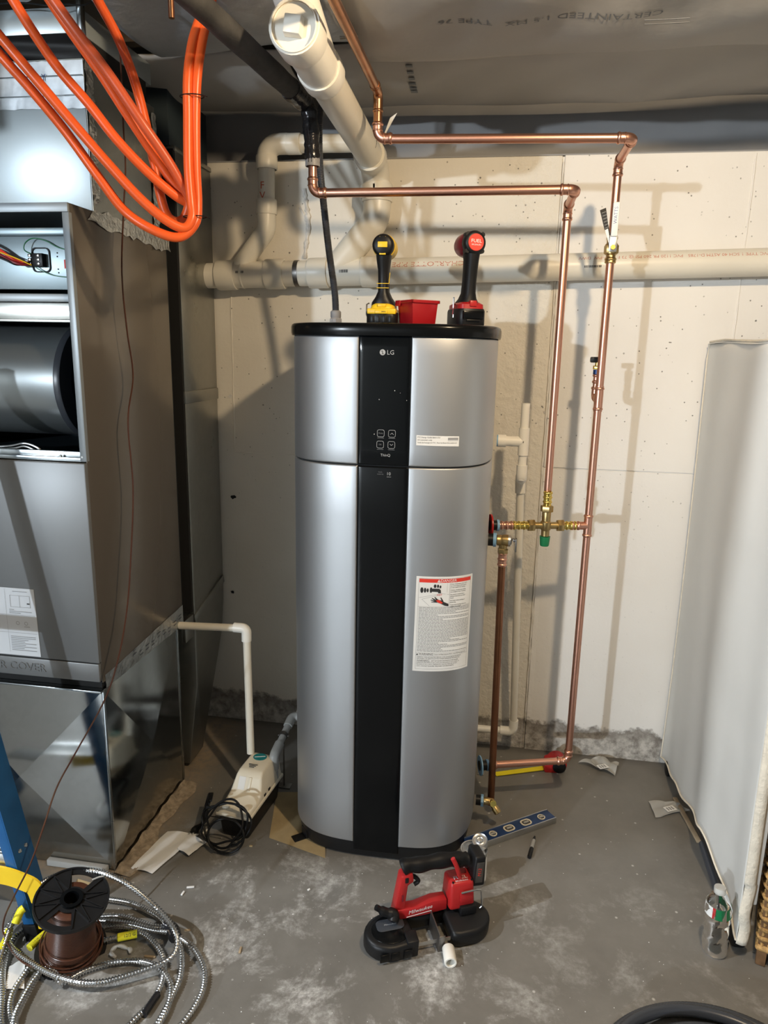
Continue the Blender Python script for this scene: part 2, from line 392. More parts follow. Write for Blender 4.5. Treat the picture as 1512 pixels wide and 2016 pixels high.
# ================================================================== THE SETTING
XL, XR, YF, ZC = -5.0, 2.6, -10.0, 2.62
b = MB().box(XL, XR, YF, .25, -.1, 0); fl = struct(b.build('floor', 'floor', smooth=0))
WT = 2.221
def wall_back():
    # poured wall: forms left shallow steps and raised fins where the panels met
    b = MB(); b.box(XL, .162, 0, .22, -.05, WT); b.box(.170, XR, -.004, .22, -.05, 1.152); b.box(.170, XR, -.004, .22, 1.156, WT); b.box(.160, .172, .004, .2, -.05, WT-.002); b.box(.165, XR, .002, .2, 1.15, 1.158)
    w = struct(b.build('wall_back', 'wall', bevel=.0015, seg=1))
    def ridge(p, q, wd, name='form_seam'):
        p = Vector(p); q = Vector(q); L = (q-p).length; n = max(8, int(L/.03)); bb = MB()
        pts = [p.lerp(q, i/n)+Vector((random.uniform(-1, 1)*wd*.3, 0, random.uniform(-1, 1)*wd*.3)) for i in range(n+1)]
        bb.tube(pts, wd, 6, rf=[wd*random.uniform(.5, 1.2) for _ in pts]); bb.build(name, 'wall', w)
    ridge((-1.028, .001, 1.80), (-1.03, .001, 1.16), .0035); ridge((-1.03, .001, 1.16), (-.60, .001, 1.158), .0025)
    ridge((.166, -.001, 2.2), (.166, -.001, .12), .004); ridge((.775, -.005, 2.215), (.775, -.005, 1.2), .003)
    ridge((-1.03, .001, .80), (-1.03, .001, .64), .002); ridge((-1.10, .001, .64), (-1.03, .001, .64), .002)
    # old sealant weeping from a form tie hole
    bb = MB(); pts = [AY(x, y, -.002) for x, y in ((598, 372), (603, 400), (606, 425), (607, 450), (604, 475), (601, 498), (599, 512))]
    pts = resample(spline(pts, 6), .008); bb.tube(pts, .006, 7, rf=[random.uniform(.004, .012) for _ in pts])
    pts = resample(spline([AY(590, 408, -.001), AY(599, 425, -.001), AY(606, 445, -.001)], 5), .008); bb.tube(pts, .004, 6, rf=[random.uniform(.002, .006) for _ in pts])
    bb.build('sealant', 'sealant', w)
    for x, y, r in ((459, 978, .014), (458, 1165, .011), (454, 779, .013), (1074, 812, .012), (1087, 870, .01)):
        bb = MB(); c = AY(x, y, -.0005); n = 11; bb.prism([(r*random.uniform(.4, 1)*math.cos(2*PI*k/n), r*random.uniform(.3, .8)*math.sin(2*PI*k/n)) for k in range(n)], -.004, .0015, FRONT(c)); bb.build('tie_hole', 'core' if y in (978, 1165) else 'sealant', w)
    return w
wall_back()
struct(MB().box(XL, XR, .10, .22, WT, ZC).build('wall_rim', 'rim', smooth=0))
struct(MB().box(XL, XR, -.002, .10, WT, WT+.004).build('trim_1', 'rim', smooth=0))
struct(MB().box(XL-.1, XL, YF, .22, 0, ZC).build('wall_left', 'sidewall', smooth=0))
struct(MB().box(XR, XR+.1, YF, .22, 0, ZC).build('wall_right', 'sidewall', smooth=0))
struct(MB().box(XL, XR, YF-.1, YF, 0, ZC).build('wall_front', 'sidewall', smooth=0))
struct(MB().box(XL-.1, XR+.1, YF-.1, .22, ZC, ZC+.1).build('ceiling', 'ceil', smooth=0))

# lamp holders, plus an unseen hood added to cut off the near cool light
def lampholder(loc, lab):
    t = thing('lamp_holder', loc, lab, 'lamp'); b = MB(); b.lathe([(.014, .045), (.020, .06), (.05, .075), (.055, ZC-loc[2]-.001), (.0005, ZC-loc[2]-.001)], loc, (0, 0, 1), 24); b.build('holder', 'white', t)
lampholder(WARM, 'bare bulb holder on the ceiling right of the camera'); lampholder(COOL1, 'bulb holder on the far ceiling behind the camera')
nh = Vector((-.29, .957, 0)); eh = Vector((.957, .29, 0)); hl_ = thing('cutoff_hood', COOL2, 'added dark hood, out of view, cutting off the cool near light', 'lamp'); C2 = Vector(COOL2)
TH = frame(C2, eh, nh); b = MB(); b.box(-.45, .45, .121, .125, -.30, .10, TH); b.box(-.45, .45, -.30, -.296, -.06, .10, TH); b.box(-.45, .45, -.30, .125, .10, .104, TH); b.box(.45, .454, -.30, .125, -.02, .10, TH); b.box(-.454, -.45, -.30, .125, -.06, .10, TH); b.build('hood_panels', 'black', hl_)

# ------------------------------------------------------------------ insulation batts hanging between the joists
def batt(x0, x1, ya, yb, za, zb, sag, seed, label, m='insul', wr=.012, nx=60, ny=26):
    rnd = random.Random(seed); ph = [rnd.uniform(0, 6) for _ in range(8)]
    def fn(u, v):
        x = x0+(x1-x0)*u; y = ya+(yb-ya)*v; z = za+(zb-za)*v - sag*math.sin(PI*min(1, max(0, v)))**.7
        z += wr*(math.sin(x*5+ph[0]+v*3)*math.sin(v*4+ph[1]) + .6*math.sin(x*11+ph[2]-v*5) * (v*(1-v)*3)) + wr*.5*math.sin(x*23+v*9+ph[3])*math.sin(v*PI)
        return Vector((x, y + .012*math.sin(x*4+ph[4])*(1-v) + .006*math.sin(x*13+ph[5]), z))
    b = MB(); b.grid(fn, nx, ny)
    o = b.build('insulation_batt', m, loc=((x0+x1)/2, (ya+yb)/2, za), smooth=180, solid=-.006)
    tag(o, label, 'insulation', 'insulation batts under the floor above'); return o, fn
bt1, f1 = batt(-.62, 2.5, -.50, -.02, 2.395, 2.385, .028, 1, 'grey-faced insulation batt nearest the back wall, behind the upper copper run')
bt2, f2 = batt(-.42, 2.5, -1.02, -.515, 2.40, 2.352, .035, 2, 'insulation batt with upside-down lettering along it at the top of the picture')
bt3, f3 = batt(-1.02, -.44, -1.25, -.50, 2.415, 2.40, .045, 3, 'crinkled silvery insulation batt above the orange tubing and black pipe', 'insul_s', .016, 40, 40)
bt4, f4 = batt(-1.75, -.66, -.49, -.02, 2.40, 2.385, .03, 4, 'dark insulation batt above the furnace ductwork by the back wall')
def on_batt(f, u0, v0, du, dv):
    def g(x, y):
        p = f(u0 - x*du, v0 + y*dv); return p + Vector((0, 0, -.0078))
    return g
# lettering printed on the facing, upside down to the camera
def batt_text(s, size, px0, px1, pyc, bt, yref, zref=2.334):
    def fn(x, y):
        w = (x/1.0); c = AZ((px0+px1)/2, pyc, zref)
        X = c.x - x; Y = c.y + y
        # follow the facing
        u = (X+.42)/2.92; v = (Y+1.02)/(.505)
        p = f2(u, min(1, max(0, v))); return Vector((X, Y, p.z-.008))
    text(s, size, 'insink', bt, fn=fn, wide=1.25)
batt_text('CERTAINTEED', .030, 1140, 1260, 36, bt2, 0); batt_text('1.5 MX', .030, 1010, 1070, 44, bt2, 0); batt_text('TYPE 76', .030, 870, 960, 50, bt2, 0)
for k in range(2):
    p = AZ(1270, 30+8*k, 2.334); MB().box(p.x, p.x+.10, p.y, p.y+.003, 2.3235, 2.3245).build('printed_rule', 'insink', bt2)
for k in range(7):
    yy = -.44+k*.028; z = f1((-.31+.62)/3.12, (yy+.50)/.48).z-.009
    MB().box(-.325+random.uniform(-.003, .003), -.305, yy, yy+.018, z-.0005, z).build('printed_mark', 'insink', bt1)
# joists hiding above the batts and the dark header beside the supply duct
for k, (y, x0, x1, lab) in enumerate(((-.507, -1.75, 2.5, 'wooden floor joist between the two insulation batts'), (-1.27, -1.0, 2.5, 'wooden floor joist at the near edge of the insulation'))):
    tag(MB().box(x0, x1, y-.02, y+.02, 2.42, ZC-.002).build('floor_joist', 'darkwood', loc=((x0+x1)/2, y, 2.42), smooth=0), lab, 'joist', 'floor joists')
# ================================================================== WATER HEATER
HX, HY, HA, HB, HN = -.315, -.46, .298, .30, 3.4
_hs = []
for i in range(1441):
    t = -PI+2*PI*i/1440; c, s = math.sin(t), -math.cos(t)
    _hs.append((HX+HA*math.copysign(abs(c)**(2/HN), c), HY+HB*math.copysign(abs(s)**(2/HN), s)))
_hl = [0]
for i in range(1440): _hl.append(_hl[-1]+math.dist(_hs[i], _hs[i+1]))
_hm = _hl[720]; _hl = [v-_hm for v in _hl]; HP = _hl[-1]
import bisect
def hsurf(s, z, off=0.):
    while s > HP: s -= 2*HP
    while s < -HP: s += 2*HP
    i = min(1439, max(0, bisect.bisect(_hl, s)-1)); t = (s-_hl[i])/max(1e-9, _hl[i+1]-_hl[i])
    a, c = _hs[i], _hs[i+1]; p = Vector((a[0]+(c[0]-a[0])*t, a[1]+(c[1]-a[1])*t, z))
    j0, j1 = max(0, i-6), min(1440, i+7); tx = Vector((_hs[j1][0]-_hs[j0][0], _hs[j1][1]-_hs[j0][1], 0)).normalized()
    return p + Vector((tx.y, -tx.x, 0))*off
def hpanel(s0, s1, z0, z1, name, m, par, n=64, e=.0025, off=0., back=-.008):
    """a pressed skin panel with rolled edges wrapped round the tank"""
    ss = [(s0, back), (s0, -e), (s0+e*.6, -e*.25), (s0+e*1.6, 0)] + [(s0+e*1.6+(s1-s0-e*3.2)*k/n, 0) for k in range(1, n)] + [(s1-e*1.6, 0), (s1-e*.6, -e*.25), (s1, -e), (s1, back)]
    zz = [(z0, back), (z0, -e), (z0+e*.6, -e*.25), (z0+e*1.6, 0)] + [(z0+(z1-z0)*k/8, 0) for k in range(1, 8)] + [(z1-e*1.6, 0), (z1-e*.6, -e*.25), (z1, -e), (z1, back)]
    b = MB(); vs = [hsurf(s, z, off+min(a, c)) for z, c in zz for s, a in ss]; w = len(ss)
    b.add(vs, [(j*w+i, j*w+i+1, (j+1)*w+i+1, (j+1)*w+i) for j in range(len(zz)-1) for i in range(w-1)])
    return b.build(name, m, par, smooth=60)
def heater():
    H = thing('water_heater', (HX, HY, 0), 'tall silver heat pump water heater with a black vertical strip in front', 'water heater')
    core = MB(); n = 96
    for z0, z1, off in ((.055, 1.605, -.007),):
        ring = [hsurf(-HP+2*HP*k/n, 0, off) for k in range(n)]
        core.prism([(p.x, p.y) for p in ring], z0, z1, Matrix.Identity(4))
    core.build('tank_body', 'core', H)
    L, R = -.0675, .0735
    hpanel(R+.001, HP-.03, 1.258, 1.603, 'upper_panel', 'silver', H); hpanel(-HP+.03, L-.001, 1.258, 1.603, 'upper_panel', 'silver', H)
    hpanel(R+.001, HP-.03, .058, 1.2535, 'lower_panel', 'silver', H); hpanel(-HP+.03, L-.001, .058, 1.2535, 'lower_panel', 'silver', H)
    cp = hpanel(L, R, 1.2575, 1.604, 'control_panel', 'black_gloss', H, n=16, off=-.001); lp = hpanel(L, R, .03, 1.2535, 'lower_strip', 'black_strip', H, n=16, off=-.001)
    # lid
    b = MB(); rows = [(1.604, .0), (1.605, .006), (1.612, .008), (1.628, .008), (1.634, .006), (1.637, .001), (1.638, -.008), (1.638, -.04)]
    vs = [hsurf(-HP+2*HP*k/n, z, o) for z, o in rows for k in range(n)]
    fs = [(j*n+k, j*n+(k+1) % n, (j+1)*n+(k+1) % n, (j+1)*n+k) for j in range(len(rows)-1) for k in range(n)] + [tuple((len(rows)-1)*n+k for k in range(n))]
    b.add(vs, fs); b.build('lid', 'black_strip', H, smooth=50)
    b = MB(); rows = [(.004, -.03), (.006, -.012), (.05, -.006), (.058, -.006)]
    vs = [hsurf(-HP+2*HP*k/n, z, o) for z, o in rows for k in range(n)]
    b.add(vs, [(j*n+k, j*n+(k+1) % n, (j+1)*n+(k+1) % n, (j+1)*n+k) for j in range(3) for k in range(n)] + [tuple(range(n))]); b.build('base_ring', 'black', H)
    for s in (-.270, .9, -.9):
        p = hsurf(s, 0, -.02); q = hsurf(s, 0, .04); d = (q-p).normalized(); T = frame(p, d, Vector((-d.y, d.x, 0)))
        MB().box(0, .052, -.016, .016, .001, .005, T).box(0, .012, -.02, .02, .004, .03, T).build('foot_bracket', 'black', H, bevel=.001)
    # printed marks on the black strip
    def on(s0, z0, off=.0004): return lambda x, y: hsurf(s0+x, z0+y, off)
    def flat(poly, s0, z0, m, par, name, off=.0004):
        b = MB(); f = on(s0, z0, off); b.add([f(x, y) for x, y in poly], [tuple(range(len(poly)))]); return b.build(name, m, par, smooth=0)
    lg = flat(circ(.0078, 24), -.003, 1.562, 'printgrey', cp, 'logo')
    flat([(-.001, .0045), (.0006, .0045), (.0006, -.003), (.003, -.003), (.003, -.0045), (-.001, -.0045)], -.003, 1.562, 'core', cp, 'logo_mark', .0007)
    flat(circ(.0011, 8), -.0062, 1.565, 'core', cp, 'logo_mark', .0007)
    text('LG', .0165, 'printgrey', cp, fn=on(.0185, 1.5615)); text('ThinQ', .0105, 'printgrey', cp, fn=on(.010, 1.286))
    for s, z, t in ((-.004, 1.346, 'Mode'), (.027, 1.346, '^'), (-.005, 1.315, 'OK'), (.026, 1.315, 'v')):
        o = rrect(.020, .020, .005); i = rrect(.0182, .0182, .0042); k = len(o); f = on(s, z)
        b = MB(); b.add([f(*p) for p in o]+[f(*p) for p in i], [(a, (a+1) % k, (a+1) % k+k, a+k) for a in range(k)]); bt = b.build('button', 'printgrey', cp, smooth=0)
        if t in '^v':
            sg = 1 if t == '^' else -1
            flat([(-.0045, -.002*sg), (0, .002*sg), (.0045, -.002*sg), (.0045, -.0032*sg), (0, .0008*sg), (-.0045, -.0032*sg)], s, z, 'printgrey', cp, 'arrow')
        else: text(t, .0055, 'printdim', cp, fn=f)
    for s, z in ((-.004, 1.3325), (.027, 1.3325), (-.005, 1.301), (.026, 1.301)): flat([(-.009, 0), (.009, 0), (.009, .0012), (-.009, .0012)], s, z, 'printdim', cp, 'caption')
    text('10', .0125, 'printgrey', lp, fn=on(.020, 1.2345)); flat([(-.005, 0), (.007, 0), (.007, .0008), (-.005, .0008)], .020, 1.2255, 'printgrey', lp, 'underline')
    text('DUAL', .0046, 'printdim', lp, fn=on(-.003, 1.2385)); text('INVERTER', .0040, 'printdim', lp, fn=on(-.003, 1.2325))
    rnd = random.Random(3)
    for s, z, r in ((.032, 1.462, .0016), (.047, 1.456, .0007), (-.010, 1.437, .0012), (-.022, 1.343, .0012), (.065, 1.437, .0009)):
        flat([(r*rnd.uniform(.4, 1.1)*math.cos(2*PI*k/7), 1.4*r*rnd.uniform(.4, 1.1)*math.sin(2*PI*k/7)) for k in range(7)], s, z, 'paper', cp, 'plaster_speck', .0006)
    # rating strip
    b = MB(); b.grid(lambda u, v: hsurf(.094+.118*u, 1.317-.002*u+.0275*v, .0008), 16, 1); fl_ = b.build('rating_label', 'paper', H)
    for k, t in enumerate(('FTC Energy Guide label is for', 'US customers only', 'Guide de l\'energie du FTC : Pour les Etats-Unis seulement')):
        text(t, .0052 if k < 2 else .0046, 'ink', fl_, align='LEFT', fn=on(.097, 1.3390-k*.0072, .0013))
    flat([(0, 0), (.029, 0), (.029, .0065), (0, .0065)], .180, 1.3325, 'inkgrey', fl_, 'barcode', .0016); flat([(0, 0), (.029, 0), (.029, .0008), (0, .0008)], .180, 1.3300, 'inkgrey', fl_, 'caption', .0016)
    # warning sheet
    S0, Z0, LW, LH = .106, .655, .178, .290
    b = MB(); b.grid(lambda u, v: hsurf(S0+LW*u-.004*(1-v), Z0+LH*v-.004*u, .0006), 14, 2); lab = b.build('warning_label', 'paper', H)
    def lf(off): return lambda x, y: hsurf(S0+x-.004*(1-y/LH), Z0+y-.004*x/LW, off)
    def lrect(x0, x1, y0, y1, m, name, off=.0009):
        bb = MB(); f = lf(off); bb.grid(lambda u, v: f(x0+(x1-x0)*u, y0+(y1-y0)*v), max(1, int((x1-x0)/.015)), 1); return bb.build(name, m, lab, smooth=0)
    def lpoly(poly, m, name, off=.0012):
        bb = MB(); f = lf(off); bb.add([f(x, y) for x, y in poly], [tuple(range(len(poly)))]); return bb.build(name, m, lab, smooth=0)
    lrect(.009, .169, .272, .283, 'redprint', 'header_bar')
    text('DANGER', .0115, 'white', lab, fn=lambda x, y: lf(.0013)(.094+x, .2775+y), wide=1.05)
    lpoly([(.060, .2735), (.0695, .2735), (.06475, .2822)], 'white', 'warning_triangle'); lrect(.0643, .0653, .2755, .2795, 'redprint', 'exclamation_mark', .0016)
    # border lines
    bm_ = MB(); f = lf(.0009)
    def line(x0, y0, x1, y1, w=.0007):
        d = Vector((x1-x0, y1-y0, 0)); n_ = Vector((-d.y, d.x, 0)).normalized()*w/2; k = max(1, int(d.length/.02))
        for i in range(k):
            a0, a1 = i/k, (i+1)/k
            bm_.add([f(x0+d.x*a0+n_.x, y0+d.y*a0+n_.y), f(x0+d.x*a1+n_.x, y0+d.y*a1+n_.y), f(x0+d.x*a1-n_.x, y0+d.y*a1-n_.y), f(x0+d.x*a0-n_.x, y0+d.y*a0-n_.y)], [(0, 1, 2, 3)])
    line(.008, .007, .008, .284); line(.170, .007, .170, .284); line(.008, .007, .170, .007); line(.008, .284, .170, .284)
    line(.098, .200, .098, .270); line(.008, .200, .170, .200); line(.008, .058, .170, .058); line(.008, .049, .170, .049)
    line(.090, .243, .090, .270, .0005); line(.010, .226, .072, .240); line(.072, .240, .097, .236); line(.018, .222, .070, .236); line(.018, .222, .040, .202)
    bm_.build('rule_lines', 'inkgrey', lab, smooth=0)
    # tap and scalded hand
    ti = MB(); f = lf(.0013)
    for cx, cy, sx, sy in ((.017, .249, .0045, .0085), (.026, .249, .0035, .0075), (.0335, .249, .003, .006), (.054, .262, .0038, .0055), (.0625, .262, .003, .005), (.0695, .260, .0028, .0045), (.043, .250, .0035, .0085)):
        ti.add([f(cx+sx*math.cos(2*PI*k/14), cy+sy*math.sin(2*PI*k/14)) for k in range(14)], [tuple(range(14))])
    ti.add([f(x, y) for x, y in ((.043, .2545), (.066, .2545), (.071, .250), (.072, .241), (.064, .241), (.063, .2445), (.043, .2455))], [tuple(range(7))]); ti.build('tap_pictogram', 'ink', lab, smooth=0)
    text('HOT', .0072, 'redprint', lab, fn=lambda x, y: lf(.0013)(.068+x, .2355+y))
    hd_ = MB()
    for fp in ([(.096, .201), (.085, .203), (.070, .211), (.060, .214), (.0625, .2205), (.073, .2195), (.083, .214), (.096, .208)],
               [(.062, .217), (.0535, .229), (.0555, .2298), (.066, .2205)], [(.060, .2155), (.0460, .225), (.0475, .2268), (.062, .2195)],
               [(.060, .214), (.0430, .2195), (.0440, .2215), (.061, .2175)], [(.062, .2125), (.0450, .2135), (.0455, .2153), (.062, .2155)], [(.076, .217), (.071, .2275), (.0733, .2282), (.081, .2165)]):
        hd_.add([f(x, y) for x, y in fp], [tuple(range(len(fp)))])
    hd_.build('hand_pictogram', 'ink', lab, smooth=0)
    lpoly([(.058, .219), (.066, .2215), (.072, .218), (.079, .212), (.074, .2095), (.066, .212)], 'redprint', 'burn_patch', .0017)
    lines = ['Water temperature over 125\u00b0F', 'can cause instant severe burns', 'or even death from scalding.', '', 'Children, disabled and elderly', 'are at highest risk of scalding.', '', 'See owner\'s manual before', 'setting temperature at water', 'heater.', '', 'Feel water before bathing or', 'showering.', '', 'Temperature limiting valves are', 'available, see manual.']
    y = .267
    for t in lines:
        if t: text(t, .0050, 'ink', lab, align='LEFT', fn=lambda x, yy, y=y: lf(.0010)(.100+x, y+yy), wide=.86); y -= .0052
        else: y -= .0026
    fp = MB(); f = lf(.0010); y = .1955; rnd = random.Random(5)   # fine print too small to read
    while y > .062:
        x = .011; end = .168 if rnd.random() > .25 else rnd.uniform(.06, .14)
        while x < end:
            w = min(rnd.uniform(.004, .011), end-x); fp.add([f(x, y), f(x+w, y), f(x+w, y+.0019), f(x, y+.0019)], [(0, 1, 2, 3)]); x += w+.0013
        y -= .0043
    fp.build('fine_print', 'inkgrey', lab, smooth=0)
    text('\u26a0'.replace('\u26a0', '') + 'WARNING', .0088, 'ink', lab, align='LEFT', fn=lambda x, yy: lf(.0010)(.016+x, .0535+yy)); lpoly([(.009, .0505), (.015, .0505), (.012, .0562)], 'ink', 'warning_triangle')
    text('Cancer and Reproductive Harm - www.P65Warnings.ca.gov', .0046, 'ink', lab, align='LEFT', fn=lambda x, yy: lf(.0010)(.061+x, .0535+yy), wide=.92)
    fine = ('WARNING: TURN OFF ELECTRIC SERVICE. LOAD COULD INJURE OR DAMAGE.', 'DISCONNECT ALL REMOTE ELECTRIC POWER SUPPLIES BEFORE SERVICING.')
    for k, t in enumerate(fine): text(t, .0044, 'ink', lab, align='LEFT', fn=lambda x, yy, k=k: lf(.0010)(.011+x, .0445-k*.0050+yy), wide=.88)
    text('WARNING:', .0076, 'ink', lab, align='LEFT', fn=lambda x, yy: lf(.0010)(.011+x, .0330+yy))
    for k, t in enumerate(('   HOT TAP WATER CAN PRODUCE 3RD DEGREE', 'BURNS: IN 2 SECONDS AT 66 C (150 F), IN 6 SECONDS AT 60 C (140 F), 30', 'SECONDS AT 54 C (130 F). THERMOSTAT WAS FACTORY SET AT 49 C', '(120 F). CONTACT QUALIFIED PERSONNEL FOR ADJUSTMENTS.')):
        text(t, .0044, 'ink', lab, align='LEFT', fn=lambda x, yy, k=k: lf(.0010)((.050 if k == 0 else .011)+x, .0330-k*.0055+yy), wide=.90)
    return H
heater()

# ================================================================== COPPER PLUMBING
CR = .0120
def cpipe(par, p, q, m='copper', r=CR, name='pipe'): return MB().cyl(p, q, r, n=20).build(name, m, par)
def bead(b, p, d, r=.0155, w=.006):
    p = Vector(p); d = Vector(d).normalized(); b.lathe([(r-.004, -w), (r-.0012, -w*.55), (r, -w*.1), (r, w*.1), (r-.0012, w*.55), (r-.004, w)], p, d, 20)
def elbow(par, c, da, db, m='copper', L=.040, rad=.022, r=.0134, name='elbow'):
    c = Vector(c); da = Vector(da).normalized(); db = Vector(db).normalized(); b = MB()
    b.tube(fillet([c+da*L, c, c+db*L], rad, 8), r, 18)
    for d in (da, db): bead(b, c+d*(L-.004), d); bead(b, c+d*(L-.020), d, .0146, .004)
    return b.build(name, m, par)
def tee(par, c, da, db, dc, m='copper', L=.036, r=.0134):
    c = Vector(c); b = MB()
    for d in (da, db, dc):
        d = Vector(d).normalized(); b.cyl(c, c+d*L, r, n=18); bead(b, c+d*(L-.004), d)
    return b.build('tee', m, par)
def hexnut(b, p, d, r, h):
    p = Vector(p); d = Vector(d).normalized(); b.tube([p-d*h/2, p-d*h*.42, p+d*h*.42, p+d*h/2], r, 6, rf=[r*.93, r, r, r*.93])

RX, RY = .302, -.343           # cold riser
cold = thing('cold_water_pipe', (RX, RY, 0), 'copper cold water line with the tall right-hand riser and the highest cross run', 'pipe')
CIN = Vector((.006, -.433, .17)); CEL = Vector((RX, RY, .17)); dcold = (CEL-CIN).normalized()
elbow(cold, CEL, -dcold, (0, 0, 1)); cpipe(cold, CIN+dcold*.035, CEL-dcold*.036)
b = MB(); b.cyl(CIN+dcold*.022, CIN+dcold*.05, .0145, n=18); bead(b, CIN+dcold*.03, dcold, .0165); bead(b, CIN+dcold*.045, dcold, .016); b.build('adapter', 'copper', cold)
b = MB(); b.cyl(CIN-dcold*.012, CIN+dcold*.018, .017, n=20); b.build('nipple', 'black', cold)
b = MB(); b.cyl(CIN+dcold*.013, CIN+dcold*.021, .0195, n=20); b.build('collar', 'bluering', cold)
b = MB(); b.cyl(CIN-dcold*.010, CIN-dcold*.006, .034, n=28); b.build('blue_disc', 'bluering', cold)
ZT = 1.022
cpipe(cold, (RX, RY, .20), (RX, RY, ZT-.03), name='riser')
z1 = AY(1172, 765, RY).z; z2 = AY(1170, 805, RY).z
cpipe(cold, (RX, RY, ZT+.03), (RX, RY, z2), name='riser')
b = MB(); b.cyl((RX, RY, z2-.008), (RX, RY, z1+.008), .0134, n=20); bead(b, (RX, RY, z2), (0, 0, 1)); bead(b, (RX, RY, z1), (0, 0, 1)); zc = (z1+z2)/2
b.cyl((RX, RY, zc), (RX-.004, RY+.045, zc), .0115, n=16); bead(b, (RX-.003, RY+.035, zc), (-.09, 1, 0), .0135); b.build('branch_tee', 'copper', cold)
ZV = AY(1205, 490, RY).z
cpipe(cold, (RX, RY, z1), (RX, RY, ZV-.04), name='riser')
ZE = 2.118
cpipe(cold, (RX, RY, ZV+.03), (RX, RY, ZE-.03), name='riser')
elbow(cold, (RX, RY, ZE), (0, 0, -1), (0, -1, 0)); YR = -.585
cpipe(cold, (RX, RY-.03, ZE), (RX, YR+.03, ZE), name='pipe')
elbow(cold, (RX, YR, ZE), (0, 1, 0), (-1, 0, .012)); XA = -.372
cpipe(cold, (RX-.03, YR, ZE), (XA+.03, YR, ZE+.012), name='upper_run')
elbow(cold, (XA, YR, ZE+.013), (1, 0, 0), (0, 0, 1)); cpipe(cold, (XA, YR, ZE+.04), (XA, YR, 2.235), 'copper_old')
b = MB(); b.tube(fillet([(XA, YR, 2.195), (XA, YR, 2.245), (XA, YR-.06, 2.247)], .02, 6), .0128, 16); bead(b, (XA, YR, 2.20), (0, 0, 1), .0145); bead(b, (XA, YR-.05, 2.247), (0, 1, 0), .0145); b.build('elbow', 'copper_old', cold)
cpipe(cold, (XA, YR-.04, 2.247), (XA-.004, -2.1, 2.255), 'copper_old', name='ceiling_run')

# ball valve on the riser
bv = thing('ball_valve', (RX, RY, ZV-.05), 'brass ball valve with a white lever and black hang tag on the right copper riser', 'valve')
b = MB(); b.lathe([(.013, -.042), (.0165, -.040), (.0165, -.034), (.014, -.030), (.014, -.018), (.019, -.015), (.019, .012), (.015, .016), (.015, .026), (.0165, .028), (.0165, .034), (.012, .036)], (RX, RY, ZV), (0, 0, 1), 24); bead(b, (RX, RY, ZV-.030), (0, 0, 1), .0175)
b.cyl((RX, RY, ZV), (RX, RY-.030, ZV), .010, n=16); hexnut(b, (RX, RY, ZV-.002), (0, 0, 1), .0215, .024); b.build('valve_body', 'brass', bv)
b = MB(); hexnut(b, (RX, RY-.034, ZV), (0, 1, 0), .0075, .007); b.build('stem_nut', 'gold', bv)
b = MB(); b.box(RX-.011, RX+.011, RY-.032, RY-.0295, ZV-.012, ZV+.035); b.build('lever', 'alu', bv, bevel=.001)
b = MB(); b.box(RX-.0095, RX+.0095, RY-.038, RY-.027, ZV+.030, ZV+.125); lv = b.build('lever_sleeve', 'white', bv, bevel=.003)
T = frame((RX, RY-.0386, ZV+.088), (0, 0, 1), (-1, 0, 0)); text('WATTS', .014, 'levelblue', lv, T)
b = MB(); pl = [AY(x, y, RY-.020) for x, y in ((1181, 414), (1193, 409), (1197, 440), (1202, 462), (1196, 466), (1190, 452))]
b.add(pl, [tuple(range(6))]); tg = b.build('hang_tag', 'ink', bv, smooth=0, solid=.0008)
b = MB(); pl = [AY(x, y, RY-.021) for x, y in ((1191, 453), (1197, 450), (1202, 478), (1199, 482))]; b.add(pl, [(0, 1, 2, 3)]); b.build('tag_end', 'white', bv, smooth=0, solid=.0008)
for k in range(6):
    a = AY(1185+k*1.3, 419+k*6, RY-.0215); c = AY(1193+k*1.0, 416+k*6, RY-.0215); b = MB(); b.add([a, c, c+Vector((0, 0, -.0016)), a+Vector((0, 0, -.0016))], [(0, 1, 2, 3)]); b.build('print_line', 'inkgrey', tg, smooth=0)
# small stop valve behind the riser
VB = Vector((RX-.005, RY+.060, zc))
sv = thing('stop_valve', (VB.x, VB.y, zc), 'small stop valve with a black knob behind the right copper riser', 'valve')
b = MB(); b.tube(fillet([VB+Vector((0, -.018, 0)), VB, VB+Vector((0, 0, .035))], .014, 6), .0115, 16); bead(b, VB+Vector((0, 0, .03)), (0, 0, 1), .0135); b.cyl(VB+Vector((0, 0, .03)), VB+Vector((0, 0, .075)), .009, n=16); bead(b, VB+Vector((0, 0, .05)), (0, 0, 1), .0125); bead(b, VB+Vector((0, 0, .070)), (0, 0, 1), .012); b.build('elbow', 'copper', sv)
b = MB(); b.cyl(VB+Vector((0, 0, .074)), VB+Vector((0, 0, .088)), .0115, n=16); b.build('collar', 'levelblue', sv)
b = MB(); hexnut(b, VB+Vector((0, 0, .095)), (0, 0, 1), .013, .012); b.cyl(VB+Vector((0, 0, .10)), VB+Vector((0, 0, .112)), .007, n=12); b.build('bonnet', 'gold', sv)
b = MB(); b.box(VB.x-.023, VB.x+.012, VB.y-.010, VB.y+.010, zc+.110, zc+.128); b.build('knob', 'black', sv, bevel=.004)

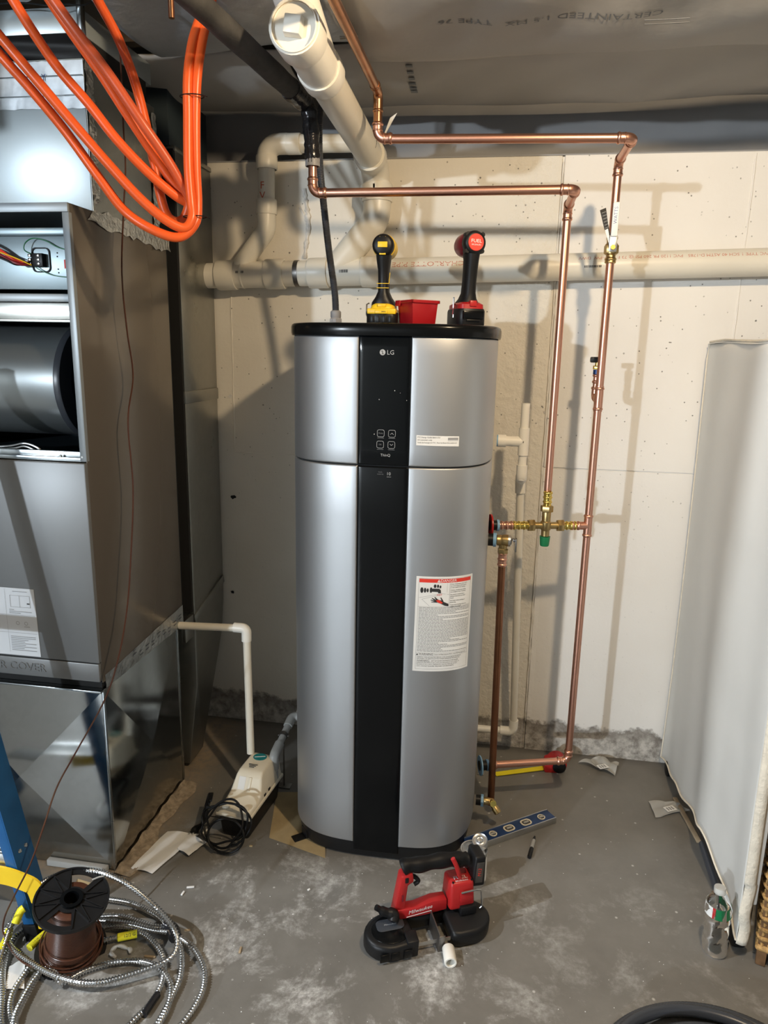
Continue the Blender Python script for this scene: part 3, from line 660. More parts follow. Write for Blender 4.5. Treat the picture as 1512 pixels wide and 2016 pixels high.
# ---------------------------------------------------------------- hot line
HXR, HYR = .166, -.352
hot = thing('hot_water_pipe', (HXR, HYR, 1.08), 'copper hot water line rising from the mixing valve and crossing to the black foam insulation', 'pipe')
ZH = 1.995; XB = -.555; YH = -.585
cpipe(hot, (HXR, HYR, 1.118), (HXR, HYR, ZH-.03), name='riser')
elbow(hot, (HXR, HYR, ZH), (0, 0, -1), (0, -1, 0)); cpipe(hot, (HXR, HYR-.03, ZH), (HXR, YH+.03, ZH))
elbow(hot, (HXR, YH, ZH), (0, 1, 0), (-1, 0, 0)); cpipe(hot, (HXR-.03, YH, ZH), (XB+.03, YH, ZH), name='upper_run')
elbow(hot, (XB, YH, ZH), (1, 0, 0), (0, 0, 1)); cpipe(hot, (XB, YH, ZH+.03), (XB, YH, 2.10))
# ---------------------------------------------------------------- mixing valve
HOTP = Vector((-.010, -.413, ZT)); TEEP = Vector((RX, RY, ZT)); dm = (TEEP-HOTP).normalized(); MV = HOTP + dm*((HXR+.010)/dm.x)
mv = thing('mixing_valve', MV, 'brass thermostatic mixing valve with a green cap between the two copper risers', 'valve')
b = MB(); b.lathe([(.010, -.036), (.0135, -.034), (.0135, -.016), (.017, -.012), (.0175, .012), (.014, .016), (.0145, .045), (.0125, .05)], MV, (0, 0, 1), 24); b.cyl(MV-dm*.038, MV+dm*.038, .0115, n=18); b.build('valve_body', 'brass', mv)
for d in (-dm, dm, Vector((0, 0, 1))):
    b = MB(); hexnut(b, MV+d*.048 if d.z < .5 else MV+d*.056, d, .0205, .020); b.build('union_nut', 'brass', mv)
for d, a0, a1 in ((-dm, .056, .108), (dm, .056, .100), (Vector((0, 0, 1)), .064, .112)):
    b = MB(); b.cyl(MV+d*a0, MV+d*a1, .0128, n=18)
    for t in (.3, .62, .92): bead(b, MV+d*(a0+(a1-a0)*t), d, .0152, .0055)
    b.build('press_fitting', 'gold', mv)
b = MB(); b.lathe([(.0005, -.068), (.0135, -.068), (.0150, -.064), (.0172, -.036), (.012, -.036)], MV, (0, 0, 1), 24); b.build('cap', 'green', mv)
tee(cold, TEEP, (0, 0, 1), (0, 0, -1), -dm)
b = MB(); a0 = (TEEP-MV).length; b.cyl(TEEP-dm*.03, MV+dm*.098, .0125, n=16); bead(b, TEEP-dm*.052, dm, .015); b.build('connector', 'copper', cold)
b = MB(); q0 = MV-dm*.106; q1 = HOTP+dm*.028; b.cyl(q0, q1, .0122, n=16)
for t in (.15, .5, .85): bead(b, q0.lerp(q1, t), dm, .015)
b.build('connector', 'copper', mv)
b = MB(); b.cyl(HOTP-dm*.004, HOTP+dm*.024, .0165, n=20); b.build('nipple', 'black', mv)
b = MB(); b.cyl(HOTP+dm*.018, HOTP+dm*.026, .019, n=20); b.build('collar', 'bluering', mv)
b = MB(); b.cyl(HOTP-dm*.003, HOTP+dm*.002, .036, n=28); b.build('red_disc', 'redlight', mv)
# ---------------------------------------------------------------- relief valve and discharge tube
RP = Vector((-.008, -.455, .985)); RB = Vector((.032, -.455, .985))
rv = thing('relief_valve', RP, 'brass pressure relief valve with test lever on the side of the heater', 'valve')
b = MB(); b.lathe([(.012, .018), (.017, .020), (.0175, .032), (.016, .034), (.0185, .038), (.019, .055), (.016, .058)], RP, (1, 0, 0), 22); b.cyl(RB, RB+Vector((0, 0, -.040)), .0135, n=18); hexnut(b, RB+Vector((0, 0, -.035)), (0, 0, 1), .0165, .018); b.build('valve_body', 'brass', rv)
b = MB(); b.lathe([(.019, .055), (.0185, .062), (.014, .066), (.004, .067)], RP, (1, 0, 0), 22); b.build('bonnet', 'alu', rv)
b = MB(); b.cyl(RP+Vector((.064, 0, .006)), RP+Vector((.074, -.004, .006)), .004, n=8); b.box(.070, .074, -.471, -.452, .952, .995); b.box(.062, .074, -.470, -.465, .985, .993); b.build('test_lever', 'dsteel', rv, bevel=.001)
b = MB(); b.cyl(RP-Vector((.008, 0, 0)), RP+Vector((.014, 0, 0)), .020, n=20); b.build('nipple', 'black', rv)
b = MB(); b.cyl(RP+Vector((.008, 0, 0)), RP+Vector((.018, 0, 0)), .0225, n=20); b.build('collar', 'bluering', rv)
dt = thing('discharge_tube', (.040, -.455, .05), 'brown copper discharge tube dropping from the relief valve nearly to the floor', 'pipe')
b = MB(); top = Vector((.032, -.455, .945)); bot = AY(966, 1583, -.455)
b.cyl(top, top+Vector((0, 0, -.045)), .0135, n=18)
for k in (.004, .022, .040): bead(b, top+Vector((0, 0, -k)), (0, 0, 1))
b.build('adapter', 'copper', dt)
b = MB(); b.cyl(top+Vector((0, 0, -.04)), bot, CR, n=20); b.build('pipe', 'copper_brown', dt)
# ---------------------------------------------------------------- drain cock
DP = AZ(948, 1572, .105); DP = Vector((.002, -.53, .10))
dc_ = thing('drain_cock', DP, 'brass drain cock near the bottom right of the heater', 'valve')
b = MB(); b.cyl(DP-Vector((.012, 0, 0)), DP+Vector((.008, 0, 0)), .017, n=18); b.build('nipple', 'black', dc_)
b = MB(); hexnut(b, DP+Vector((.009, 0, 0)), (1, 0, 0), .020, .009); b.build('collar', 'bluering', dc_)
b = MB(); b.lathe([(.011, .010), (.0125, .012), (.0125, .028), (.011, .032), (.011, .046), (.006, .05)], DP, (1, 0, 0), 18); s_ = DP+Vector((.038, 0, 0)); e_ = s_+Vector((.030, -.016, -.036))
b.lathe([(.010, 0), (.0105, .020), (.0125, .024), (.0125, .042), (.009, .044)], s_, e_-s_, 18); b.cyl(s_, s_+Vector((.006, -.028, .012)), .0075, n=14); b.build('valve_body', 'brass', dc_)
b = MB(); hexnut(b, s_+Vector((.007, -.032, .014)), (.2, -.9, .4), .0115, .008); b.build('packing_nut', 'gold', dc_)

# ================================================================== PVC
PY = -.062
def zmain(x): return 1.822 + (x+1.07)*(1.872-1.822)/(.855+1.07)
def hub(b, p, d, r, w=.035, lip=.006):
    p = Vector(p); d = Vector(d).normalized(); b.lathe([(r, -w), (r+lip, -w), (r+lip+.001, -w+.004), (r+lip+.001, w-.004), (r+lip, w), (r, w)], p, d, 28)
wp = thing('drain_pipe', (-.1, PY, zmain(-.1)), 'long white drain pipe running level along the concrete wall behind the heater', 'pipe')
P = lambda x: Vector((x, PY, zmain(x)))
XW0, XW1, XW2, XW3 = AY(448, 540, PY).x, AY(543, 540, PY).x, AY(628, 540, PY).x, AY(732, 540, PY).x
main_d = (P(1)-P(0)).normalized()
MB().cyl(P(-1.16), P(XW0), .0445, n=32).build('pipe', 'pvc', wp)
MB().cyl(P(XW1), P(XW2), .0445, n=32).build('pipe', 'pvc', wp)
lp_ = MB().cyl(P(XW3), P(1.15), .0445, n=32).build('pipe', 'pvc', wp)
b = MB(); b.cyl(P(XW0-.02), P(XW1+.02), .0465, n=32); hub(b, P(XW0), main_d, .0455); hub(b, P(XW1), main_d, .0455); hub(b, P((XW0+XW1)/2-.03), main_d, .0455, .004, .002)
va = Vector((AY(525, 452, PY).x, PY, AY(525, 452, PY).z)); vb = P(AY(462, 540, PY).x)
b.tube([vb, vb.lerp(va, .55)], .034, 22); wy1 = b.build('wye_fitting', 'pvc', wp)
b = MB(); b.cyl(P(XW2-.02), P(XW3+.02), .0465, n=32); hub(b, P(XW2), main_d, .0455); hub(b, P(XW3), main_d, .0455)
wa = AY(742, 432, PY); wb = P(AY(655, 540, PY).x); b.tube([wb, wb.lerp(wa, .62)], .047, 26); wy2 = b.build('wye_fitting', 'pvc', wp)
b = MB(); xk = AY(586, 540, PY).x; b.lathe([(.0447, -.008), (.0460, -.008), (.0460, .008), (.0447, .008)], P(xk), main_d, 28); b.build('strap', 'dsteel', wp)
def round_label(par, x0, x1, ang, kind):
    pass
def on_pipe(xc, ang0, r=.0447):
    def fn(x, y):
        a = ang0 + y/r; X = xc + x; c = P(X); return c + Vector((0, -math.cos(a)*r, math.sin(a)*r))
    return fn
def flip(fn): return lambda x, y: fn(-x, -y)
text('CHARLOTTE PIPE', .024, 'redink', lp_, fn=flip(on_pipe(AY(845, 515, PY).x, .42)), wide=1.35)
text('NSF PVC TYPE 1 SCH 40 ASTM D-1785   PVC 1120 PR 260 PSI @ 73 F   NSF-PW  DWV', .0155, 'redink', lp_, fn=flip(on_pipe(AY(1330, 500, PY).x, .55)), wide=1.1)
def barcode(par, xc, ang, w, h, r, label=True):
    f = on_pipe(xc, ang, r); x = -w/2; rnd = random.Random(int(xc*1000)); b = MB()
    while x < w/2:
        q = rnd.choice((.0012, .002, .003)); b.add([f(x, -h/2), f(x+q, -h/2), f(x+q, h/2), f(x, h/2)], [(0, 1, 2, 3)]); x += q+rnd.choice((.001, .0018))
    o = b.build('barcode', 'ink', par, smooth=0)
barcode(wy1, AY(480, 536, PY).x, .12, .030, .008, .0472); barcode(wy2, AY(681, 541, PY).x, .0, .030, .010, .0472); barcode(lp_, AY(1163, 533, PY).x, -.1, .052, .007, .0449)
# vent leg marked F V
vt = thing('vent_pipe', va, 'slim white vent leg with a handwritten red FV left of the water heater', 'pipe')
ve = Vector((va.x+.004, PY, 2.262)); b = MB(); b.tube(fillet([vb.lerp(va, .45), va, Vector((va.x, PY, va.z+.10))], .06, 8), .0335, 22); hub(b, (va.x+.001, PY, va.z+.075), (0, 0, 1), .032, .025, .004); b.build('elbow', 'pvc', vt)
pv = MB().cyl((va.x, PY, va.z+.07), (ve.x, PY, ve.z-.04), .0295, n=24).build('pipe', 'pvc', vt)
b = MB(); b.tube(fillet([(ve.x, PY, ve.z-.075), ve, ve+Vector((.08, 0, 0))], .045, 8), .0345, 22); hub(b, (ve.x, PY, ve.z-.06), (0, 0, 1), .033, .022, .004); b.build('elbow', 'pvc', vt)
MB().cyl(ve+Vector((.06, 0, 0)), (-.50, PY+.0, ve.z-.004), .0295, n=24).build('pipe', 'pvc', vt)
b = MB(); hub(b, ve+Vector((.10, 0, -.001)), (1, 0, 0), .0295, .025, .004); b.build('coupling', 'pvc', vt)
for t, yy in (('F', 365), ('V', 385)):
    c = AY(522, yy, PY-.030); text(t, .034, 'rednote', pv, T=FRONT((va.x-.004, PY-.0303, c.z)))
# big soil pipe coming towards the camera with a cleanout cap
sp = thing('soil_pipe', (-.467, -.6, 2.13), 'large white pipe under the ceiling ending in a square-lug cleanout plug facing the camera', 'pipe')
SX = -.468; SZ0 = 2.185; SZ1 = 2.222; YE = -1.06
b = MB(); w0 = Vector((wa.x, PY, wa.z)); b.tube(fillet([wb.lerp(wa, .55), w0, w0+Vector((0, 0, .12))], .10, 8), .048, 26); hub(b, w0+Vector((0, 0, .085)), (0, 0, 1), .047, .028, .005); b.build('elbow', 'pvc', sp)
MB().cyl((SX, PY, w0.z+.07), (SX, PY, SZ0-.03), .0445, n=30).build('pipe', 'pvc', sp)
b = MB(); b.tube(fillet([(SX, PY, SZ0-.105), (SX, PY, SZ0), (SX, PY-.14, SZ0+.005)], .075, 9), .0480, 28); hub(b, (SX, PY, SZ0-.085), (0, 0, 1), .047, .022, .005); hub(b, (SX, PY-.115, SZ0+.004), (0, 1, -.03), .047, .024, .005); b.build('elbow', 'pvc', sp)
MB().cyl((SX, PY-.10, SZ0+.004), (SX, -.86, SZ1-.006), .0445, n=30).build('pipe', 'pvc', sp)
b = MB(); b.lathe([(.0446, -.002), (.0452, -.002), (.0452, .002), (.0446, .002)], (SX, -.31, SZ0+.0115), (0, 1, -.03), 28); b.build('pencil_ring', 'ink', sp)
b = MB(); b.cyl((SX, -.84, SZ1-.006), (SX, YE+.03, SZ1), .0485, n=30); hub(b, (SX, -.835, SZ1-.006), (0, 1, -.03), .047, .028, .006); hub(b, (SX, YE+.03, SZ1), (0, 1, -.03), .049, .034, .006)
b.tube([(SX, -.87, SZ1), (SX-.02, -.985, SZ1+.09), (SX-.035, -1.07, SZ1+.165)], .048, 26); b.build('wye_fitting', 'pvc_w', sp)
b = MB(); b.lathe([(.0005, 0), (.046, 0), (.0475, -.002), (.0475, -.010), (.050, -.010), (.050, .02)], (SX, YE, SZ1), (0, 1, 0), 32); b.lathe([(.047, -.004), (.0485, -.0048), (.0485, -.001)], (SX, YE, SZ1), (0, 1, 0), 32); cpg = b.build('cleanout_plug', 'pvc_w', sp)
b = MB(); T = FRONT((SX, YE, SZ1)) @ Matrix.Rotation(-.15, 4, 'Z'); b.taper(-.020, .020, -.020, .020, -.002, -.018, .018, -.018, .018, .022, T); b.build('wrench_lug', 'pvc_w', cpg, bevel=.003)
b = MB(); b.lathe([(.0465, -.0055), (.0482, -.0062), (.0482, -.0045)], (SX, YE, SZ1), (0, 1, 0), 32); b.build('sealant_ring', 'wood', cpg)
# condensate leg right of the heater
cl = thing('condensate_pipe', (.083, -.1, .1), 'thin white condensate leg standing against the wall right of the heater', 'pipe')
c0 = Vector((-.006, -.30, 1.283)); c1 = Vector((.081, -.30, 1.283)); r_ = .0135
b = MB(); b.cyl(c0+Vector((.004, 0, 0)), c0+Vector((.03, 0, 0)), .0205, n=20); b.cyl(c0+Vector((.028, 0, 0)), c0+Vector((.05, 0, 0)), .0165, n=20); b.build('adapter', 'pvc_w', cl)
b = MB(); b.cyl(c0, c0+Vector((.006, 0, 0)), .0195, n=20); b.build('collar', 'bluering', cl)
b = MB(); b.cyl(c1-Vector((.04, 0, 0)), c1, .0172, n=20); b.cyl(c1+Vector((0, 0, -.045)), c1+Vector((0, 0, .045)), .0172, n=20); b.build('tee', 'pvc_w', cl)
MB().cyl(c1, c1+Vector((0, 0, .125)), r_, n=18).build('standpipe', 'pvc_w', cl)
zb = AY(1026, 945, -.30).z; MB().cyl(c1, (c1.x, -.30, zb), r_, n=18).build('pipe', 'pvc_w', cl)
b = MB(); b.tube(fillet([(c1.x, -.30, zb+.05), (c1.x, -.30, zb), (c1.x, -.245, zb)], .02, 6), .0178, 18); b.build('elbow', 'pvc_w', cl)
b = MB(); b.tube(fillet([(c1.x, -.26, zb), (c1.x, -.215, zb), (c1.x+.002, -.215, zb-.06)], .02, 6), .0175, 18); b.build('elbow', 'pvc', cl)
lo_ = AY(1010, 1440, -.10); MB().cyl((c1.x+.002, -.215, zb-.04), (lo_.x, -.10, lo_.z+.02), r_, n=18).build('pipe', 'pvc', cl)
b = MB(); b.tube(fillet([(lo_.x, -.10, lo_.z+.05), (lo_.x, -.10, lo_.z), (lo_.x-.05, -.10, lo_.z)], .02, 6), .0178, 18); b.build('elbow', 'pvc_w', cl)
MB().cyl((lo_.x-.03, -.10, lo_.z), (-.75, -.11, lo_.z-.005), r_, n=18).build('pipe', 'pvc_w', cl)

# ================================================================== insulated pipe, flexible conduit and other overhead lines
ip = thing('insulated_pipe', (-.56, -.585, 2.08), 'dark grey foam-insulated pipe slanting under the ceiling and dropping over the hot line', 'pipe')
g0 = Vector((-.575, -.585, 2.228)); g1 = Vector((-.652, -1.17, 2.245)); gd = (g1-g0).normalized()
b = MB(); pts = resample(spline([g0-gd*.03, g0+gd*.2, g0+gd*.4, g1, g1+gd*.5], 8), .03); b.tube(pts, .026, 18, rf=[.026+random.uniform(-.0006, .0006) for _ in pts]); b.build('foam_sleeve', 'foam', ip)
b = MB(); pts = resample(spline([(XB, YH, 2.072), (XB-.002, YH, 2.12), (XB-.006, YH+.004, 2.17), (XB-.012, YH, 2.215), (-.575, YH-.02, 2.235)], 8), .008); b.tube(pts, .02, 14, rf=[.0215+random.uniform(-.0015, .0025) for _ in pts]); b.build('tape_wrap', 'tape_b', ip)
b = MB(); b.lathe([(.018, -.02), (.0205, -.02), (.0205, .004), (.015, .004)], (XB, YH, 2.084), (0, 0, 1), 18); b.build('sleeve_end', 'fit_g', ip)
b = MB(); pts = [g0+gd*(.02+.014*k)+Vector((0, 0, random.uniform(-.001, .001))) for k in range(7)]; b.tube(pts, .028, 14, rf=[.0285+random.uniform(-.0012, .0015) for _ in pts]); b.build('tape_wrap', 'tape_b', ip)
st = thing('copper_stub', AY(338, 30, -1.05), 'short vertical copper stub hanging beside the insulated pipe at the top', 'pipe')
q = AY(338, 36, -1.02); MB().cyl(q, q+Vector((0, 0, .30)), .0065, n=14).build('pipe', 'copper_old', st)
fc = thing('flexible_conduit', (-.518, -.45, 1.638), 'ribbed dark grey flexible conduit rising from a grey fitting on the heater lid', 'conduit')
b = MB(); b.lathe([(.017, 0), (.0185, .002), (.0185, .020), (.015, .024), (.0165, .026), (.0165, .042), (.012, .046)], (-.518, -.45, 1.638), (0, 0, 1), 18); hexnut(b, (-.518, -.45, 1.650), (0, 0, 1), .0205, .018); b.build('fitting', 'fit_g', fc)
pts = spline([(-.518, -.45, 1.675), (-.522, -.45, 1.74), (-.540, -.452, 1.86), AY(637, 400, -.47), AY(630, 330, -.50), AY(628, 260, -.515), AY(632, 190, -.53), AY(640, 120, -.56)], 10)
pts = resample(pts, .0022); b = MB(); b.tube(pts, .0105, 12, rf=[.0107 if (i//1) % 2 else .0097 for i in range(len(pts))]); b.build('sheath', 'conduit', fc)
# dark hanger strap beside the ceiling copper
hs = MB(); hs.box(-.412, -.404, -.80, -.797, 2.30, 2.61); hs.box(-.43, -.385, -.803, -.797, 2.296, 2.302); tag(hs.build('pipe_hanger', 'dsteel', loc=(-.408, -.80, 2.3), bevel=.001), 'dark metal hanger strap above the ceiling copper run', 'hanger')
# folded white note tucked behind the cold line
nt_ = MB(); nt_.add([AY(757, 262, -.30), AY(768, 232, -.28), AY(782, 222, -.27), AY(760, 262, -.30)], [(0, 1, 2, 3)]); tag(nt_.build('paper_tag', 'paper', loc=AY(757, 262, -.30), smooth=0, solid=.0006), 'small cream paper tag poking out behind the upper copper run', 'tag')

# ================================================================== FURNACE (air handler) AND DUCTWORK
FX, FY0, FY1, FXL = -1.080, -.948, -.418, -1.64
FZ0, FZ1, FZM = .622, 1.908, 1.262
fu = thing('furnace', ((FX+FXL)/2, (FY0+FY1)/2, FZ0), 'tall taupe air handler with its upper front panel off, standing on galvanised duct', 'furnace')
b = MB(); b.box(FX-.004, FX, FY0, FY1, FZ0, FZ1); b.build('side_panel', 'cab', fu, bevel=.0015)
MB().box(FXL, FXL+.004, FY0, FY1, FZ0, FZ1).build('side_panel', 'cab', fu)
MB().box(FXL, FX, FY1-.004, FY1, FZ0, FZ1).build('back_panel', 'cabin', fu)
b = MB(); b.box(FXL, FX, FY0-.004, FY1, FZ1-.003, FZ1); b.box(FXL, FX, FY0-.006, FY0+.002, FZ1-.022, FZ1); b.build('top_panel', 'frame', fu, bevel=.001)
MB().box(FX-.018, FX+.001, FY0-.004, FY0+.010, FZM, FZ1-.022).build('frame_post', 'frame', fu, bevel=.0015)
MB().box(FXL, FXL+.018, FY0-.004, FY0+.010, FZM, FZ1-.022).build('frame_post', 'frame', fu, bevel=.0015)
b = MB(); b.box(FXL, FX-.004, FY0-.002, FY0+.012, FZM-.002, FZM+.010); b.box(FXL, FX-.004, FY0+.010, FY0+.02, FZM, FZM+.024); b.build('sill_rail', 'galv', fu, bevel=.0015)
for x in (FX-.012, FX-.075): MB().lathe([(.0005, 0), (.003, 0), (.004, .002), (.004, .004)], (x, FY0-.0045, FZM+.012), (0, 1, 0), 10).build('screw', 'chrome', fu)
MB().box(FXL+.004, FX-.004, FY0+.03, FY1-.004, FZM-.004, FZM).build('blower_deck', 'cabin', fu)
MB().box(FX-.0052, FX-.0042, FY0+.012, FY1-.004, FZM, FZ1-.004).build('side_liner', 'cabin', fu)
# lower cover with embossed lettering
b = MB(); b.box(FXL+.002, FX-.001, FY0-.012, FY0+.004, FZ0+.064, FZM-.004); dr = b.build('cover_panel', 'cabfront', fu, bevel=.003)
b = MB(); b.box(FXL+.002, FX-.003, FY0-.012, FY0+.004, FZ0+.006, FZ0+.061); fcv = b.build('lower_cover', 'cabfront', fu, bevel=.003)
c = AY(93, 1317, FY0-.013); text('FILTER COVER', .034, 'cabfront', fcv, FRONT((c.x-.004, FY0-.0122, FZ0+.034)), align='RIGHT', depth=.0018, wide=1.05)
# instruction sheet
x0, x1, zz0, zz1 = -1.46, -1.264, .691, .894
sh = MB(); sh.grid(lambda u, v: Vector((x0+(x1-x0)*u+.004*(1-v), FY0-.0135, zz0+(zz1-zz0)*v)), 1, 1); ss = sh.build('instruction_sheet', 'coolpaper', fu, smooth=0, solid=.0005)
def pr(x0_, x1_, z0_, z1_, m='inkgrey', n='print_line'):
    q = MB(); q.add([(x0_, FY0-.0146, z0_), (x1_, FY0-.0146, z0_), (x1_, FY0-.0146, z1_), (x0_, FY0-.0146, z1_)], [(0, 1, 2, 3)]); return q.build(n, m, ss, smooth=0)
pr(-1.33, -1.285, .884, .8855); pr(-1.34, -1.278, .872, .8728); pr(-1.34, -1.278, .838, .8388); pr(-1.34, -1.3392, .838, .872); pr(-1.279, -1.278, .838, .872); pr(-1.311, -1.3102, .838, .872); pr(-1.46, -1.266, .814, .8147); pr(-1.46, -1.264, .760, .7607); pr(-1.355, -1.3545, .70, .89)
for k, (q0, q1) in enumerate(((-1.345, -1.33), (-1.345, -1.275), (-1.345, -1.31))): pr(q0, q1, .829-.005*k, .8306-.005*k)
rnd = random.Random(9)
for k in range(9): pr(-1.348, -1.27 if rnd.random() > .35 else rnd.uniform(-1.32, -1.29), .748-.0052*k, .7497-.0052*k)
for cx in (-1.322, -1.296):
    q = MB(); q.lathe([(.0055, 0), (.0045, .0001)], (cx, FY0-.0147, .790), (0, 1, 0), 14); q.build('sketch', 'inkgrey', ss, smooth=0)
pr(-1.288, -1.280, .848, .8515, 'ink', 'sketch'); pr(-1.303, -1.285, .7795, .7808)
# inside: rails, control panel, terminal block, blower
zr = AY(70, 452, FY0+.04).z
MB().box(FXL+.004, FX-.006, FY0+.035, FY0+.055, zr-.012, zr+.004).build('inner_rail', 'ctrl', fu, bevel=.001)
YP = FY0+.06; pz1 = AY(70, 462, YP).z; pz0 = AY(70, 570, YP).z
pn = MB().box(FXL+.004, FX-.006, YP, YP+.004, pz0, pz1).build('control_plate', 'ctrl', fu, bevel=.001)
c = AY(82, 512, YP); o = rrect(.052, .062, .012); i = rrect(.046, .056, .010); k = len(o); T = FRONT((c.x, YP-.0005, c.z)); b = MB()
b.add([T @ Vector((x, y, 0)) for x, y in o]+[T @ Vector((x, y, 0)) for x, y in i]+[T @ Vector((x, y, .003)) for x, y in o]+[T @ Vector((x, y, .003)) for x, y in i], [(a, (a+1) % k, (a+1) % k+k, a+k) for a in range(k)]+[(a+2*k, (a+1) % k+2*k, (a+1) % k+3*k, a+3*k) for a in range(k)]+[(a, (a+1) % k, (a+1) % k+2*k, a+2*k) for a in range(k)]+[(a+k, (a+1) % k+k, (a+1) % k+3*k, a+3*k) for a in range(k)]); b.build('knockout_ring', 'rubber', pn)
tb = MB().box(c.x-.018, c.x+.014, YP-.018, YP, c.z-.018, c.z+.015).build('terminal_block', 'black', pn, bevel=.0015)
for kk in range(3):
    for dx in (-.022, .002): MB().box(c.x+dx-.004, c.x+dx+.004, YP-.020, YP-.002, c.z+.006-.010*kk, c.z+.013-.010*kk).build('terminal', 'chrome', tb, bevel=.001)
q = AY(131, 520, YP); MB().box(q.x-.006, q.x+.006, YP-.0012, YP, q.z-.011, q.z+.011).build('red_sticker', 'redprint', pn)
for px, py in ((132, 484), (113, 498), (113, 505), (115, 530), (116, 537), (137, 554)):
    q = AY(px, py, YP); MB().cyl(q, q+Vector((0, -.0012, 0)), .0018, n=8).build('hole', 'core', pn)
def wire(pts, r, m, par, name='wire', n=7): return MB().tube(spline(pts, 8), r, n).build(name, m, par)
def Q(px, py, dy): return AY(px, py, YP-dy)
wire([Q(62, 500, .012), Q(48, 492, .02), Q(50, 478, .02), Q(66, 469, .012), Q(90, 474, .008), Q(112, 486, .006), Q(132, 492, .004)], .0015, 'green', fu)
wire([Q(66, 523, .012), Q(80, 532, .010), Q(105, 542, .006), Q(136, 546, .004)], .0013, 'green', fu)
for px, py in ((133, 492), (137, 546)): MB().cyl(Q(px, py, .006), Q(px, py, 0), .0035, n=12).build('ground_screw', 'green', fu)
wire([Q(62, 517, .014), Q(40, 516, .02), Q(18, 505, .03), Q(-20, 480, .03), Q(-60, 470, .03)], .004, 'redprint', fu)
wire([Q(62, 520, .016), Q(40, 520, .03), Q(18, 512, .035), Q(-20, 490, .035), Q(-60, 480, .03)], .004, 'maroon', fu)
wire([Q(62, 515, .018), Q(35, 521, .03), Q(12, 512, .04), Q(-20, 498, .04)], .003, 'rubber', fu)
wire([Q(62, 522, .022), Q(40, 512, .03), Q(15, 502, .035), Q(-20, 490, .04)], .0016, 'yellow', fu)
sz = AY(70, 585, FY0+.02).z
b = MB(); b.box(FXL+.004, FX-.010, FY0+.012, FY0+.075, sz-.005, sz+.004); b.box(FXL+.004, FX-.014, FY0+.006, FY0+.016, sz-.012, sz+.008); b.build('shelf_rail', 'frame', fu, bevel=.002)
b = MB(); b.box(FXL+.004, FX-.008, FY0+.035, FY0+.045, sz-.055, sz-.012); b.box(FXL+.004, FX-.008, FY0+.028, FY0+.046, sz-.062, sz-.055); b.build('deck_rail', 'galv_dark', fu, bevel=.001)
# blower scroll, axis across the cabinet
BC = Vector((0, FY0+.205, AY(60, 752, FY0+.10).z)); BR = .155; xe = FX-.105
b = MB(); b.cyl((FXL+.06, BC.y, BC.z), (xe, BC.y, BC.z), BR, n=48); b.build('blower_scroll', 'blower', fu)
b = MB(); b.lathe([(.105, .0), (BR+.004, .0), (BR+.006, .004), (BR+.006, .018), (BR, .020)], (xe+.012, BC.y, BC.z), (-1, 0, 0), 48); b.lathe([(.105, 0), (.098, .006), (.098, .02)], (xe+.012, BC.y, BC.z), (-1, 0, 0), 48); b.build('inlet_ring', 'conduit', fu)
MB().cyl((xe+.003, BC.y, BC.z), (xe+.005, BC.y, BC.z), .104, n=40).build('inlet_opening', 'core', fu)
wire([AY(-20, 880, FY0+.03), AY(20, 878, FY0+.025), AY(50, 873, FY0+.025), AY(75, 882, FY0+.025), AY(82, 892, FY0+.03)], .003, 'alu', fu)
wire([AY(-20, 886, FY0+.03), AY(25, 883, FY0+.03), AY(50, 879, FY0+.03), AY(72, 888, FY0+.03)], .003, 'chrome', fu)
# data plate strip on the post and foil tape on the cabinet joints
def foil_strip(par, pts0, pts1, m='foil', n=24, rough=.0012, jag=.004, name='foil_tape', nrm=(1, 0, 0)):
    rnd = random.Random(len(pts0)+int(pts0[0][2]*1000)); A0 = [Vector(p) for p in pts0]; A1 = [Vector(p) for p in pts1]; nv = Vector(nrm)
    def fn(u, v):
        def lerp(A):
            t = u*(len(A)-1); i = min(len(A)-2, int(t)); return A[i].lerp(A[i+1], t-i)
        return lerp(A0).lerp(lerp(A1), v) + nv*rnd.uniform(.0005, .0005+rough*2) + Vector((0, rnd.uniform(-1, 1)*.001, rnd.uniform(-1, 1)*jag*(1 if v in (0, 1) else .2)))
    return MB().grid(fn, n, 4).build(name, m, par, smooth=30)
t1 = foil_strip(fu, [(FX, FY0+.012, .600), (FX, FY1+.0, .595)], [(FX, FY0+.012, .640), (FX, FY1, .668)], jag=.0012, rough=.0003)
t2 = foil_strip(fu, [(FX, FY0+.075, FZ1-.030), (FX, FY1+.02, FZ1-.050)], [(FX, FY0+.115, FZ1+.004), (FX, FY1+.02, FZ1+.004)], jag=.007, rough=.002)
for k in range(9):
    y = FY0+.17+.04*k; q = MB(); z = .628+random.uniform(-.008, .016)
    for j in range(2): q.add([(FX+.0022, y, z-.012*j), (FX+.0022, y+random.uniform(.012, .026), z-.012*j+.002), (FX+.0022, y+.02, z+.004-.012*j), (FX+.0022, y, z+.003-.012*j)], [(0, 1, 2, 3)])
    q.build('tape_print', 'foilink', t1, smooth=0)

